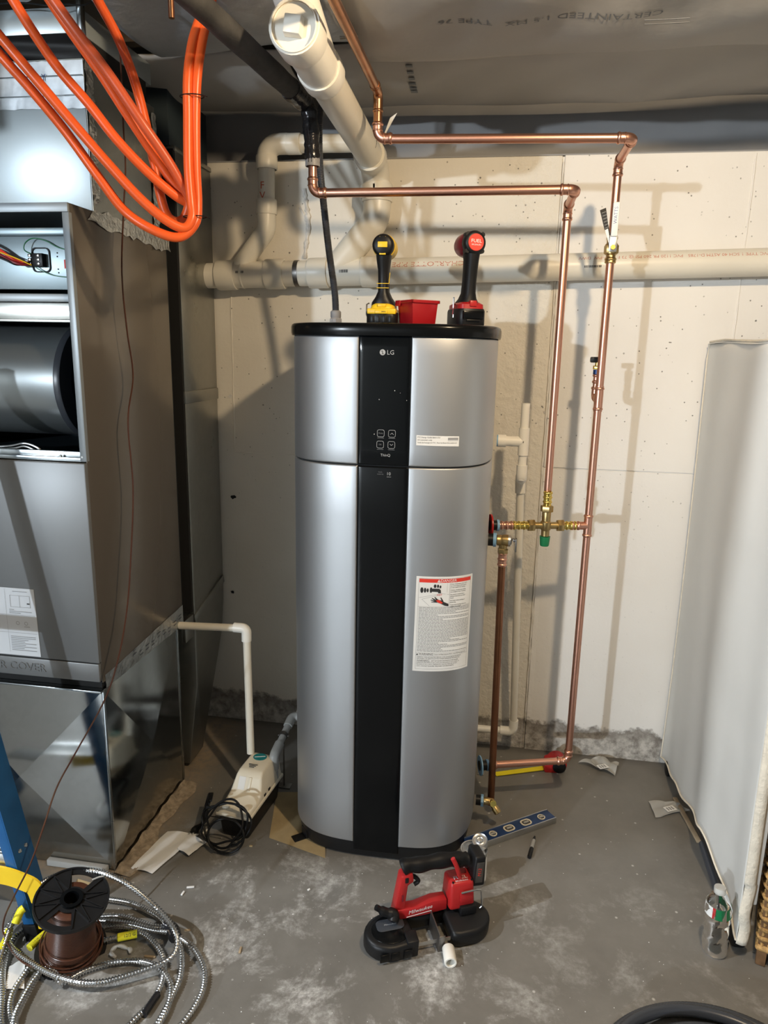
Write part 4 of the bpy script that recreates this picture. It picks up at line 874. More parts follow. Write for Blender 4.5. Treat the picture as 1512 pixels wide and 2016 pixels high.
# return plenum (base), cross-broken sheet
ru = thing('return_plenum', (-1.36, -.70, 0), 'galvanised sheet metal return box with cross creases under the furnace', 'duct')
def crossface(par, P0, P1, P2, P3, out, amt=.018, name='sheet_panel', m='plenum'):
    c = (Vector(P0)+Vector(P1)+Vector(P2)+Vector(P3))/4+Vector(out)*amt; b = MB(); b.add([P0, P1, P2, P3, c], [(0, 1, 4), (1, 2, 4), (2, 3, 4), (3, 0, 4)]); return b.build(name, m, par, smooth=0)
PX, PYF, PYB, PZ = FX-.002, -.950, -.470, .598
crossface(ru, (PX, PYF, .004), (PX, PYB, .004), (PX, PYB, PZ), (PX, PYF, PZ), (1, 0, 0)); crossface(ru, (FXL, PYF, .004), (PX, PYF, .004), (PX, PYF, PZ), (FXL, PYF, PZ), (0, -1, 0), .020)
MB().box(FXL, PX-.002, PYF+.004, PYB-.002, .01, PZ-.002).build('liner', 'galv_dark', ru)
b = MB(); b.box(PX-.003, PX+.004, PYF-.004, PYF+.003, .004, PZ); b.build('corner_seam', 'galv', ru, bevel=.001)
b = MB(); b.box(FXL, PX+.003, PYF-.016, PYF+.01, PZ-.002, PZ+.004); b.build('top_flange', 'galv', ru, bevel=.001)
MB().box(FXL+.01, PX-.006, PYF+.008, PYB-.01, PZ+.0045, FZ0-.0005).build('shadow_gap', 'core', ru)  # black fill painting the shadowed gap under the furnace
b = MB(); b.box(PX-.004, PX+.003, PYB-.004, PYB+.006, .004, .64); b.build('corner_seam', 'galv', ru, bevel=.001)
# dust and a wooden shim along its foot
b = MB(); rnd = random.Random(2)
def ridge_fn(u, v):
    y = -.97+.49*u; w = .035+.008*math.sin(u*9)+.004*math.sin(u*23); return Vector((FX+.004+w*v*1.4, y, .001+.016*(1-v)*(.6+.5*math.sin(u*31)*math.sin(u*13+v*7))*(1 if v < .99 else 0)+.001))
b.grid(ridge_fn, 60, 8); gr = b.build('rubble_strip', 'grime', loc=(FX+.03, -.72, 0)); gr['kind'] = 'stuff'; tag(gr, 'strip of crumbly tan rubble along the foot of the return box', 'rubble')
b = MB(); b.box(-1.30, PX-.02, PYF-.02, PYF-.003, .001, .022); tag(b.build('clear_tape', 'bag', loc=(-1.2, PYF-.01, 0), bevel=.003), 'crumpled clear tape along the front foot of the return box', 'tape')

# supply plenum above
su = thing('supply_plenum', (-1.36, -.65, FZ1), 'shiny galvanised supply box with foil tape above the furnace', 'duct')
SY0, SY1, SZT = -.835, -.455, 2.268
MB().box(FXL, FX-.003, SY0, SY1, FZ1+.001, SZT).build('duct_body', 'supply', su, bevel=.001)
MB().box(FX-.003, FX-.0015, SY0+.002, SY1-.002, FZ1+.001, SZT-.002).build('side_sheet', 'galv_dark', su)
foil_strip(su, [(FX-.0, SY0-.002, FZ1+.01), (FX-.0, SY0-.002, SZT)], [(FX-.0, SY0+.035, FZ1+.03), (FX-.0, SY0+.03, SZT)], jag=.002, rough=.003, n=30)
foil_strip(su, [(FX-.0, SY1-.045, FZ1+.01), (FX-.0, SY1-.03, SZT-.02)], [(FX-.0, SY1-.002, FZ1+.03), (FX-.0, SY1-.002, SZT-.02)], jag=.003, rough=.002, n=30)
tf = foil_strip(su, [(FXL, SY0-.001, SZT-.11), (FX-.002, SY0-.001, SZT-.115)], [(FXL, SY0-.001, SZT-.006), (FX-.002, SY0-.001, SZT-.004)], 'foil_b', jag=.001, rough=.0006, nrm=(0, -1, 0), n=50)
for zz in (SZT-.04, SZT-.085): MB().box(FXL, FX-.004, SY0-.006, SY0-.0015, zz-.0015, zz+.0015).build('seam', 'galv', su)
text('Y', .022, 'levelblue', tf, FRONT((AY(86, 155, SY0-.006).x, SY0-.0065, AY(86, 155, SY0).z)))
b = MB(); rnd = random.Random(4); b.grid(lambda u, v: Vector((FXL+(FX-.01-FXL)*u, SY0+.004-.010*math.sin(v*PI*2+u*5)*.5, SZT+.004+.055*v)), 40, 8); b.build('flexible_collar', 'rubber', su)
b = MB(); b.box(FXL, FX-.010, SY0+.03, SY1-.03, SZT, SZT+.06); b.build('collar_core', 'core', su)
MB().box(FXL, FX-.008, SY0+.006, SY1, SZT+.060, SZT+.118).build('upper_duct', 'supply', su, bevel=.001)
MB().box(FX-.012, FX+.0, SY0+.0, SY0+.02, SZT+.050, SZT+.135).build('corner_angle', 'galv', su, bevel=.001)
b = MB(); b.grid(lambda u, v: Vector((FXL+(FX-FXL)*u, SY0-.02-.05*v+.006*math.sin(u*20), SZT+.128+.012*v+.006*math.sin(u*31+v*4))), 40, 6); b.build('foil_wrap', 'foil_b', su, smooth=60)
wire([AY(-10, 8, SY0-.04), AY(40, 5, SY0-.04), AY(90, 10, SY0-.04), AY(130, 8, SY0-.03), AY(165, 10, SY0-.02), AY(190, -2, SY0-.01)], .0016, 'rubber', su)

# wall duct behind the furnace
wd = thing('wall_duct', (-1.2, -.16, 0), 'tall dull galvanised duct against the concrete wall behind the furnace', 'duct')
DX = -1.090; DY0 = -.302; DY1 = -.012
b = MB(); T = Matrix(((0, 0, 1, DX-.30), (1, 0, 0, 0), (0, 1, 0, 0), (0, 0, 0, 1)))
b.prism([(DY0-.09, .02), (DY0+.03, .02), (DY1-.03, .42), (DY1, .56), (DY1, 1.385), (DY0, 1.385), (DY0, .30)], 0, .30, T); b.build('lower_section', 'galv_dark', wd, bevel=.002)
b = MB(); b.box(DX-.30, DX, DY0, DY1, 1.392, 2.19); b.build('upper_section', 'galv_dark', wd, bevel=.002)
b = MB(); b.box(DX-.31, DX+.004, DY0-.006, DY1+.002, 1.370, 1.412); b.build('drive_cleat', 'galv_dark', wd, bevel=.002)
b = MB(); T = frame((DX+.0025, DY0-.004, .565), (0, .29, .07), (0, -.07, .29)); b.box(0, .30, -.012, .020, -.003, .003, T); b.build('drive_cleat', 'galv_dark', wd, bevel=.001)
b = MB(); b.box(DX-.28, DX-.002, DY0-.014, DY0-.001, .60, 2.19); b.build('dark_gap', 'core', wd)  # black strip standing in for the shadow between furnace and duct
MB().box(DX-.28, DX-.01, DY0-.02, DY1, 2.20, 2.375).build('duct_boot', 'cabin', wd, bevel=.002)
MB().box(DX-.30, DX+.004, DY0-.01, DY1, 2.185, 2.20).build('top_cleat', 'galv_dark', wd, bevel=.001)
b = MB(); b.box(DX-.006, DX+.010, DY0-.10, DY0-.03, .515, .60); b.build('hanger_clip', 'galv_dark', wd, bevel=.002)

# furnace condensate line and pump
fp_ = thing('furnace_drain_pipe', (-.83, -.45, .17), 'white drain pipe leaving the furnace side and dropping into the condensate pump', 'pipe')
e0 = Vector((-.832, -.45, .612)); MB().cyl((FX+.001, -.452, .603), e0, .0133, n=18).build('pipe', 'pvc', fp_)
b = MB(); b.tube(fillet([e0-Vector((.045, 0, 0)), e0, e0-Vector((-.001, .004, .045))], .016, 6), .0172, 18); b.build('elbow', 'pvc_w', fp_)
MB().cyl(e0, (-.805, -.510, .168), .0133, n=18).build('pipe', 'pvc', fp_)

# ================================================================== CONDENSATE PUMP
pa = Vector((.11, .994, 0)).normalized(); px_ = Vector((pa.y, -pa.x, 0)); PO = Vector((-.782, -.735, 0))
PT = frame(PO, px_, pa)       # local x = width, y = length (away), z = up
cpu = thing('condensate_pump', PO+pa*.12, 'ivory condensate pump with black tank and teal badge on the floor left of the heater', 'pump')
b = MB(); b.taper(-.048, .048, .0, .235, .001, -.056, .056, -.006, .245, .082, PT); b.build('tank', 'black', cpu, bevel=.010, seg=3)
b = MB()   # hood: low front shelf, sloping step, tall rounded motor housing
prof = [(-.012, .082), (-.012, .098), (.060, .102), (.082, .112), (.108, .158), (.125, .168), (.215, .170), (.245, .160), (.252, .140), (.252, .082)]
def hood(w0, w1):
    bb = MB(); n = len(prof); vs = []
    for sx in (-1, 1):
        for y, z in prof: vs.append(PT @ Vector((sx*(w0 if z < .103 else w0+(w1-w0)*(z-.103)/.065), y, z)))
    bb.add(vs, [tuple(range(n)), tuple(range(2*n-1, n-1, -1))]+[(i, (i+1) % n, (i+1) % n+n, i+n) for i in range(n)]); return bb
hood(.058, .044).build('hood', 'ivory', cpu, bevel=.009, seg=3)
MB().box(-.062, .062, -.014, .256, .078, .090, PT).build('rim', 'ivory', cpu, bevel=.004)
b = MB(); T = PT @ Matrix.Translation((-.004, .205, .1705)); b.prism(circ(.021, 24, sx=1.15, sy=1), 0, .0012, T); bdg = b.build('badge', 'teal', cpu)
MB().box(-.0185, .0185, -.0016, .0016, .0012, .0018, T @ Matrix.Rotation(.4, 4, 'Z')).build('badge_bar', 'paper', bdg)
T2 = PT @ Matrix.Translation((-.004, .158, .1712))
for k in range(3): MB().box(-.018+.004*k, .014-.003*k, -.004-.008*k, -.001-.008*k, 0, .0006, T2).build('print_line', 'ink', cpu)
T3 = frame(PT @ Vector((-.018, .084, .1150)), px_, PT.to_3x3() @ Vector((0, .026, .046)))
MB().box(-.014, .010, .002, .044, .0005, .0012, T3).build('data_label', 'paper', cpu); MB().box(.020, .032, .000, .046, -.003, .004, T3).build('rib', 'ivory', cpu, bevel=.003)
for k in range(5): MB().box(.0440, .0470, .128+.006*k, .131+.006*k, .135, .150, PT).build('vent_slot', 'core', cpu)
for k in (.10, .135): MB().box(.057, .0595, k, k+.014, .094, .102, PT).build('float_slot', 'core', cpu)
for x in (-.035, .03): MB().cyl(PT @ Vector((x, .010, .096)), PT @ Vector((x, .010, .106)), .014, n=18).build('port_cap', 'ivory', cpu, bevel=.002)
gd_ = thing('pump_discharge_pipe', (-.74, -.42, .05), 'grey discharge pipe climbing away from the pump behind the heater', 'pipe')
d0 = PT @ Vector((.046, .218, .085)); d1 = d0+Vector((-.003, .0, .092)); d2 = AZ(573, 1415, .235)+Vector((.0, .02, 0))
MB().cyl(d0, d1, .012, n=16).build('riser', 'pvc_g', gd_)
b = MB(); dd = (d2-d1).normalized(); b.tube(fillet([d1-Vector((0, 0, .05)), d1, d1+dd*.055], .02, 7), .0168, 18); b.build('elbow', 'pvc_g', gd_)
MB().cyl(d1, d2, .0125, n=18).build('pipe', 'pvc_g', gd_)
b = MB(); b.tube(fillet([d2-dd*.05, d2, d2+Vector((.06, .0, .0))], .02, 7), .0168, 18); b.build('elbow', 'pvc_g', gd_)
MB().cyl(d2, d2+Vector((.28, 0, 0)), .0125, n=18).build('pipe', 'pvc_g', gd_)
ps = thing('pipe_stand', AZ(548, 1512, 0), 'small steel stand with a pipe clamp holding up the grey discharge pipe', 'stand')
cm = d1.lerp(d2, .50); MB().box(cm.x-.026, cm.x+.026, cm.y-.016, cm.y+.016, .001, .004).build('foot_plate', 'dsteel', ps, bevel=.001)
MB().cyl((cm.x, cm.y, .003), (cm.x, cm.y, cm.z-.012), .0028, n=8).build('rod', 'dsteel', ps)
b = MB(); b.lathe([(.0130, -.007), (.0152, -.007), (.0152, .007), (.0130, .007)], cm, dd, 20); b.build('clamp_ring', 'dsteel', ps)
for sx in (-1, 1): MB().box(cm.x+sx*.014-.006, cm.x+sx*.014+.006, cm.y-.004, cm.y+.004, cm.z-.004, cm.z+.002).build('clamp_ear', 'dsteel', ps, bevel=.001)
# power cord, looped and leaning on the pump
cord = thing('power_cord', AZ(450, 1650, 0), 'coiled black power cord with plug leaning against the front of the pump', 'cord')
cc = PO - pa*.045 + Vector((-.010, 0, .088)); ux = px_; uy = (Vector((0, 0, 1))*.80 + pa*.45).normalized(); pts = []
for k in range(64*1+1):
    a = 2*PI*k/22 - 1.2; r = .072+.010*math.sin(k*.5)+.004*math.cos(k*1.3); off = -.012+.0009*k*.35
    p = cc + ux*(math.cos(a)*r*1.0+.004*math.sin(k*.23)) + uy*(math.sin(a)*r*.92-.008) - pa*(off+.006*math.sin(k*.7)); p.z = max(.006, p.z); pts.append(p)
MB().tube(spline(pts, 3), .0036, 8).build('coil', 'rubber', cord)
pts = []
for k in range(23):
    a = 2*PI*k/22 + .6; p = cc + Vector((.0, 0, -.035)) + ux*(math.cos(a)*.062+.012) + uy*(math.sin(a)*.05) - pa*.020; p.z = max(.006, p.z); pts.append(p)
MB().tube(spline(pts, 3), .0036, 8).build('coil', 'rubber', cord)
plug = AZ(383, 1637, .01)
for k in range(3):
    MB().tube(spline([cc+ux*(-.058-.004*k)+uy*(.058-.01*k)-pa*.01, AZ(418-3*k, 1562, .09), AZ(408-3*k, 1595, .055), AZ(402-2*k, 1618, .018), AZ(396-k, 1626, .008)], 6), .0035, 8).build('lead', 'rubber', cord)
MB().tube(spline([cc+ux*-.05+uy*.02-pa*.022, cc+ux*-.01+uy*.026-pa*.028, cc+ux*.045+uy*.018-pa*.02], 6), .0016, 6).build('wire_tie', 'rubber', cord)
dpl = (AZ(374, 1642, .01)-AZ(398, 1622, .01)).normalized(); pl0 = AZ(398, 1622, .012)
b = MB(); b.tube([pl0, pl0+dpl*.012, pl0+dpl*.03, pl0+dpl*.045], .01, 8, rf=[.0045, .008, .012, .011]); pg = b.build('plug', 'rubber', cord, bevel=.001)
for sx in (-1, 1):
    q = pl0+dpl*.045+Vector((-dpl.y, dpl.x, 0))*sx*.006; MB().box(-.001, .014, -.001, .001, -.003, .003, frame(q, dpl, Vector((-dpl.y, dpl.x, 0)))).build('prong', 'chrome', pg)

# ================================================================== ORANGE TUBING
def otube(name, label, segs, m='orange', r=.0108):
    pts = spline([AY(x, y, Y) for x, y, Y in segs], 10); o = MB().tube(pts, r, 14).build(name, m, loc=pts[len(pts)//2]); tag(o, label, 'tubing', 'hanging loops of orange tubing'); return o
otube('orange_tube', 'outermost orange tube with the lowest hanging loop below the insulated pipe', [(430, -60, -.93), (412, 20, -.96), (398, 80, -.985), (388, 150, -1.0), (385, 230, -1.0), (386, 330, -1.0), (389, 400, -1.0), (384, 440, -1.01), (352, 467, -1.03), (300, 452, -1.05), (245, 415, -1.06), (195, 350, -1.08), (130, 260, -1.10), (60, 175, -1.13), (0, 108, -1.15), (-90, 0, -1.17)])
otube('orange_tube', 'orange tube running just inside the outermost hanging loop', [(410, -60, -.94), (398, 20, -.97), (380, 80, -.995), (370, 150, -1.01), (370, 230, -1.012), (371, 330, -1.015), (376, 395, -1.015), (378, 430, -1.02), (362, 449, -1.03), (325, 432, -1.05), (275, 390, -1.07), (215, 325, -1.09), (150, 250, -1.11), (70, 155, -1.14), (0, 72, -1.16), (-60, 0, -1.18)])
otube('orange_tube', 'orange tube crossing the middle of the hanging loops to the left', [(387, 418, -.985), (380, 405, -.98), (345, 385, -1.0), (290, 338, -1.03), (230, 275, -1.06), (175, 205, -1.08), (115, 135, -1.10), (60, 55, -1.13), (20, -10, -1.15), (-20, -80, -1.16)])
otube('orange_tube', 'darker orange tube lying over the paler strand toward the top left', [(377, 400, -.99), (366, 378, -1.0), (330, 315, -1.03), (275, 235, -1.07), (210, 140, -1.10), (150, 62, -1.13), (100, -8, -1.15), (60, -70, -1.17)], 'orange2')
otube('orange_tube', 'paler orange strand lying just below the darker one', [(380, 396, -.975), (345, 365, -.99), (305, 308, -1.01), (250, 225, -1.05), (195, 140, -1.08), (140, 62, -1.11), (92, -10, -1.13), (60, -70, -1.14)])
otube('orange_tube', 'steep orange strand furthest back that curls into a small inner loop', [(366, 388, -.99), (371, 405, -.985), (362, 430, -.98), (345, 436, -.97), (328, 422, -.965), (316, 385, -.965), (303, 320, -.965), (285, 235, -.97), (262, 150, -.98), (230, 70, -1.0), (190, -5, -1.02), (160, -70, -1.03)], 'orange')
for py, lab in ((190, 'thin black tie round the two upright orange tubes'), (427, 'thin black tie round the orange tubes at the bend')):
    c = AY(378 if py < 300 else 384, py, -1.005); b = MB(); n = 24; ring = [c+Vector((.028*math.cos(2*PI*k/n)*1.0, .018*math.sin(2*PI*k/n), 0)) for k in range(n)]
    b.tube(ring, .0012, 6, closed=True); b.tube([c+Vector((.026, -.008, 0)), c+Vector((.042, -.014, -.006))], .001, 5); tag(b.build('zip_tie', 'rubber', loc=c), lab, 'zip tie', 'ties on the orange tubing')

# ================================================================== THERMOSTAT WIRE, SPOOL
wpts = [AX(232, -40, -1.035), AX(232, 40, -1.035), AX(238, 130, -1.038), AX(243, 250, -1.038), AX(247, 330, -1.036), AX(243, 420, -1.034), AX(240, 540, -1.032), AX(250, 650, -1.03), AX(262, 740, -1.028), AX(252, 830, -1.025), AX(262, 960, -1.02), AX(258, 1090, -1.015), AX(250, 1200, -1.01), AY(232, 1300, -1.0), AY(205, 1380, -1.03), AY(150, 1480, -1.07), AY(112, 1550, -1.14), AY(85, 1630, -1.22), AY(60, 1700, -1.27), AY(25, 1770, -1.28), AZ(8, 1810, .10), AZ(8, 1842, .05), AZ(30, 1880, .03), AZ(55, 1900, .03), AZ(90, 1909, .03)]
tw = MB().tube(spline(wpts, 8), .0023, 8).build('thermostat_wire', 'brown', loc=wpts[-1]); tag(tw, 'single thin brown wire hanging from the ceiling past the furnace down to the spool', 'wire')
S0 = AZ(140, 1868, .012); S1 = AZ(141, 1772, .197); sd = (S1-S0).normalized(); S0.z = .012; HS = (S1-S0).length
spo = thing('wire_spool', (S0.x, S0.y, 0), 'black spool half wound with brown wire standing on the floor at lower left', 'spool')
sa = sd.orthogonal().normalized(); sa = (Vector((1, 0, 0))-sd*sd.x).normalized(); STt = frame(S0, sa, sd.cross(sa))
def flange(h, name):
    b = MB(); Ro = .088; Ri = .024; n = 72; win = [(38, 66), (-72, -34)] if h > .1 else []
    win = [(72, 118), (-112, -62)] if h > .1 else []
    def inw(a, r): return any(w0 < a < w1 for w0, w1 in win) and .036 < r < .072
    rs = [Ri, .036, .072, Ro]
    for j in range(3):
        for k in range(n):
            a0, a1 = 360*k/n-180, 360*(k+1)/n-180
            if inw((a0+a1)/2, (rs[j]+rs[j+1])/2): continue
            p = [(rs[j], a0), (rs[j+1], a0), (rs[j+1], a1), (rs[j], a1)]
            vs = [STt @ Vector((r*math.cos(math.radians(a)), r*math.sin(math.radians(a)), h+z)) for z in (0, .003) for r, a in p]
            b.add(vs, [(0, 1, 2, 3), (4, 5, 6, 7), (0, 1, 5, 4), (2, 3, 7, 6), (1, 2, 6, 5), (0, 3, 7, 4)])
    return b.build(name, 'black', spo, smooth=0)
flange(0, 'bottom_flange'); tfl = flange(HS, 'top_flange')
b = MB(); b.lathe([(.085, HS-.002), (.090, HS-.002), (.090, HS+.008), (.086, HS+.008), (.085, HS+.003)], S0, sd, 48); b.build('flange_rim', 'black', tfl)
b = MB(); b.lathe([(.018, HS-.05), (.018, HS+.010), (.027, HS+.010), (.028, HS+.002)], S0, sd, 28); b.build('hub', 'black_strip', tfl)
MB().cyl(S0+sd*(HS-.04), S0+sd*(HS-.035), .018, n=20).build('hub_floor', 'core', tfl)
for k in range(12):
    a = math.radians(15+30*k)
    if 65 < (15+30*k) % 360 < 120 or 240 < (15+30*k) % 360 < 300: continue
    for da in (-.25, .25):
        p0 = STt @ Vector((.030*math.cos(a), .030*math.sin(a), HS+.004)); p1 = STt @ Vector((.084*math.cos(a+da), .084*math.sin(a+da), HS+.004)); d = (p1-p0)
        MB().box(0, d.length, -.0012, .0012, -.001, .0035, frame(p0, d, sd.cross(d))).build('rib', 'black', tfl)
b = MB(); prof2 = [(.03, .004)]; z = .006
while z < HS-.006:
    rr = .060-.006*(z/HS)+(.012*math.exp(-z/.03)); prof2 += [(rr-.0014, z), (rr, z+.0016), (rr, z+.0030), (rr-.0014, z+.0044)]; z += .0046
prof2 += [(.03, HS-.003)]; b.lathe(prof2, S0, sd, 40); b.build('wound_wire', 'brown', spo, smooth=70)
for z, rr, dx in ((.020, .074, .004), (.030, .072, -.003), (.012, .076, .002), (.055, .068, .005)):
    b = MB(); n = 30; b.tube([STt @ Vector((rr*math.cos(2*PI*k/n)+dx, rr*math.sin(2*PI*k/n), z+.004*math.sin(2*PI*k/n+dx*400))) for k in range(n)], .0023, 7, closed=True); b.build('loose_turn', 'brown', spo)
b = MB(); b.box(-.022, .022, .040, .066, HS-.016, HS-.012, STt); b.build('cardboard_label', 'kraft', spo)
MB().tube([STt @ Vector((.020, .062, HS+.006)), STt @ Vector((.034, .072, HS+.010)), STt @ Vector((.046, .082, HS+.006))], .0022, 6).build('cable_tie', 'pvc_g', spo)
# ================================================================== ARMOURED CABLE COIL
mc = thing('armoured_cable', AZ(200, 1950, 0), 'loose coil of ribbed steel armoured cable around the spool', 'cable')
def mcrun(P, z0=None, name='cable_loop'):
    pts = resample(spline([AZ(x, y, z) for x, y, z in P], 10), .0019); n = len(pts)
    rf = [(.0082 if (i % 4) in (0, 1) else .0056) for i in range(n)]
    return MB().tube(pts, .007, 9, rf=rf).build(name, 'steel', mc, smooth=50)
mcrun([(-60, 1990, .012), (-15, 1930, .012), (6, 1870, .03), (32, 1800, .08), (75, 1745, .14), (125, 1720, .19), (185, 1715, .215), (245, 1737, .20), (300, 1780, .15), (340, 1825, .09), (349, 1862, .06), (330, 1890, .045), (270, 1914, .035), (190, 1935, .03), (120, 1925, .03), (60, 1895, .03), (20, 1862, .03), (14, 1828, .03), (40, 1808, .02), (75, 1800, .015)])
mcrun([(210, 1770, .012), (260, 1779, .014), (310, 1803, .02), (345, 1838, .028), (380, 1866, .022), (400, 1903, .014), (402, 1940, .010), (385, 1980, .010), (350, 2025, .010), (300, 2070, .01), (210, 2110, .01), (110, 2110, .01), (20, 2070, .01), (4, 2016, .01), (5, 1960, .010), (6, 1905, .012), (25, 1850, .012), (60, 1822, .01)])
mcrun([(190, 1806, .011), (240, 1805, .012), (295, 1822, .016), (335, 1832, .022), (356, 1870, .018), (356, 1920, .012), (338, 1965, .010), (300, 2030, .010), (260, 2075, .01), (190, 2095, .02), (110, 2085, .02), (45, 2050, .014), (22, 2000, .014), (26, 1955, .012), (55, 1908, .012)])
mcrun([(192, 1813, .02), (250, 1818, .02), (300, 1830, .022), (332, 1834, .030)])
mcrun([(190, 1830, .010), (240, 1826, .012), (285, 1840, .014), (318, 1878, .012), (322, 1925, .010), (300, 1970, .010), (262, 2010, .010), (220, 2050, .01), (150, 2075, .03), (80, 2060, .026), (30, 2020, .022), (48, 1962, .018), (90, 1905, .016), (120, 1935, .026)])
mcrun([(205, 1852, .014), (245, 1842, .014), (275, 1836, .014)])
mcrun([(120, 1938, .012), (165, 1912, .012), (220, 1896, .012), (270, 1892, .014), (312, 1905, .016), (336, 1940, .012), (330, 1985, .010), (300, 2040, .010)])
for (P_, lab) in (([(30, 1818, .085), (40, 1795, .105), (47, 1788, .11)], None), ([(232, 1846, .014), (255, 1841, .014), (270, 1838, .014)], '12/2'), ([(0, 1870, .03), (12, 1852, .034), (18, 1832, .034)], None), ([(58, 1866, .03), (75, 1850, .03), (92, 1836, .03)], '12/2')):
    pts = spline([AZ(x, y, z) for x, y, z in P_], 5); tg_ = MB().tube(pts, .0105, 10).build('yellow_tag', 'tag', mc)
    if lab:
        m0 = pts[len(pts)//2]; d = (pts[-1]-pts[0]).normalized(); up = (CAM-m0).normalized(); sdv = up.cross(d).normalized()
        text('12/2 G', .011, 'ink', tg_, frame(m0+up*.0112, d, sdv))
b = MB(); b.tube(spline([AZ(283, 1998, .010), AZ(298, 1975, .010), AZ(310, 1958, .010)], 5), .0092, 10); b.build('tape_wrap', 'tape_b', mc)
b = MB(); b.tube(spline([AZ(325, 1822, .03), AZ(340, 1830, .03), AZ(345, 1845, .035)], 5), .017, 10); b.build('tape_wrap', 'tape_b', mc)

# ================================================================== TOOLS ON THE HEATER LID
LZ = 1.6385
def TR(o, yaw): return Matrix.Translation(o) @ Matrix.Rotation(yaw, 4, 'Z')
def loft(sections, n=20):
    """sections: (centre xyz, half-width x, half-depth y, exponent) stacked rings in local space"""
    b = MB(); vs = []
    for c, a, d, e in sections:
        for k in range(n):
            t = 2*PI*k/n; cx, sy = math.cos(t), math.sin(t)
            vs.append(Vector((c[0]+a*math.copysign(abs(cx)**(2/e), cx), c[1]+d*math.copysign(abs(sy)**(2/e), sy), c[2])))
    m = len(sections); b.add(vs, [(j*n+k, j*n+(k+1) % n, (j+1)*n+(k+1) % n, (j+1)*n+k) for j in range(m-1) for k in range(n)]+[tuple(range(n-1, -1, -1)), tuple((m-1)*n+k for k in range(n))]); return b
def xf(b, T): b.v = [T @ v for v in b.v]; return b
# yellow and black driver: local +y points away from the camera, z up from the lid
Ty = TR((-.347, -.615, LZ), math.radians(2))
yd = thing('impact_driver', (-.347, -.60, LZ), 'yellow and black cordless impact driver standing on its battery on the lid, left', 'tool')
xf(loft([((0, .055, 0), .044, .060, 5), ((0, .055, .004), .046, .062, 5), ((0, .055, .030), .046, .062, 5), ((0, .055, .034), .044, .060, 5)]), Ty).build('battery', 'black', yd)
MB().box(-.041, .041, -.009, .12, .028, .044, Ty).build('battery_shell', 'yellow', yd, bevel=.004)
bl = MB().box(-.018, .018, -.0115, .004, .029, .040, Ty).build('fuel_gauge', 'yellow', yd, bevel=.002)
for k in range(3): MB().box(.002+.004*k,   .0035+.004*k, -.0122, -.0115, .033, .037, Ty).build('gauge_light', 'ink', bl)
for k in range(4): MB().box(-.030+.017*k, -.020+.017*k, -.0085, .004, .006, .024, Ty).build('battery_rib', 'black', yd, bevel=.001)
xf(loft([((0, .052, .044), .036, .052, 4), ((0, .052, .052), .034, .050, 4), ((0, .048, .058), .026, .040, 4)]), Ty).build('base_cover', 'yellow', yd)
MB().box(-.012, .012, -.002, .010, .048, .057, Ty).build('latch', 'yellow', yd, bevel=.002)
xf(loft([((0, .055, .050), .036, .046, 3), ((0, .050, .062), .034, .042, 3), ((0, .044, .076), .024, .034, 2.6), ((0, .040, .092), .0165, .026, 2.4), ((0, .038, .120), .0160, .024, 2.4), ((0, .034, .150), .0168, .024, 2.4), ((0, .030, .172), .020, .028, 2.4), ((0, .030, .19), .022, .032, 2.4)]), Ty).build('handle', 'black', yd)
for z, w in ((.100, .0172), (.112, .0172)): MB().box(-w, w, .0125, .016, z, z+.0015, Ty).build('grip_line', 'yellow', yd)
MB().tube([Ty @ Vector(p) for p in ((.0172, .018, .112), (.0178, .016, .124), (.0195, .012, .134), (.020, .012, .142))], .0009, 6).build('grip_line', 'yellow', yd)
ctr = Vector((0, 0, .214))
b = MB(); b.lathe([(.0005, -.006), (.022, -.006), (.028, -.002), (.0305, .006), (.0305, .024), (.028, .026)], ctr, (0, 1, 0), 30); xf(b, Ty).build('rear_cap', 'black', yd)
b = MB(); b.lathe([(.029, .022), (.0325, .026), (.0330, .085), (.0290, .10), (.020, .115), (.014, .122), (.012, .140), (.0005, .141)], ctr, (0, 1, 0), 30); xf(b, Ty).build('motor_housing', 'yellow', yd)
b = MB(); b.lathe([(.0150, .118), (.0155, .122), (.0155, .142), (.008, .146)], ctr, (0, 1, 0), 20); xf(b, Ty).build('chuck', 'dsteel', yd)
MB().box(-.0135, .0135, -.0078, -.005, .207, .222, Ty).build('badge_plate', 'yellow', yd, bevel=.001)
for z in (.190, .234): MB().box(-.009, .009, -.0055, -.003, z-.0022, z+.0022, Ty).build('vent_slot', 'yellow', yd, bevel=.0008)
b = MB(); b.tube([Ty @ Vector(p) for p in ((-.040, .03, .060), (-.047, .028, .056), (-.047, .024, .028), (-.043, .024, .018))], .0022, 7); b.build('belt_hook', 'dsteel', yd)
# red and black driver, turned to the left
Tr = TR((-.092, -.612, LZ), math.radians(24))
rd = thing('impact_driver', (-.105, -.57, LZ), 'red and black cordless impact driver standing on its battery on the lid, right', 'tool')
xf(loft([((0, .050, 0), .040, .056, 5), ((0, .050, .004), .042, .058, 5), ((0, .050, .040), .042, .058, 5), ((0, .050, .046), .040, .056, 5)]), Tr).build('battery', 'black', rd)
MB().box(-.030, .030, -.012, .004, .018, .040, Tr).build('battery_face', 'black_strip', rd, bevel=.002); MB().box(-.020, .020, -.0125, -.004, .012, .017, Tr).build('battery_rib', 'black', rd, bevel=.001)
xf(loft([((0, .050, .044), .038, .055, 5), ((0, .050, .058), .037, .054, 5), ((0, .048, .064), .028, .044, 4)]), Tr).build('base_cover', 'red', rd)
MB().box(-.010, .010, -.008, .006, .052, .068, Tr).build('latch', 'redlight', rd, bevel=.002)
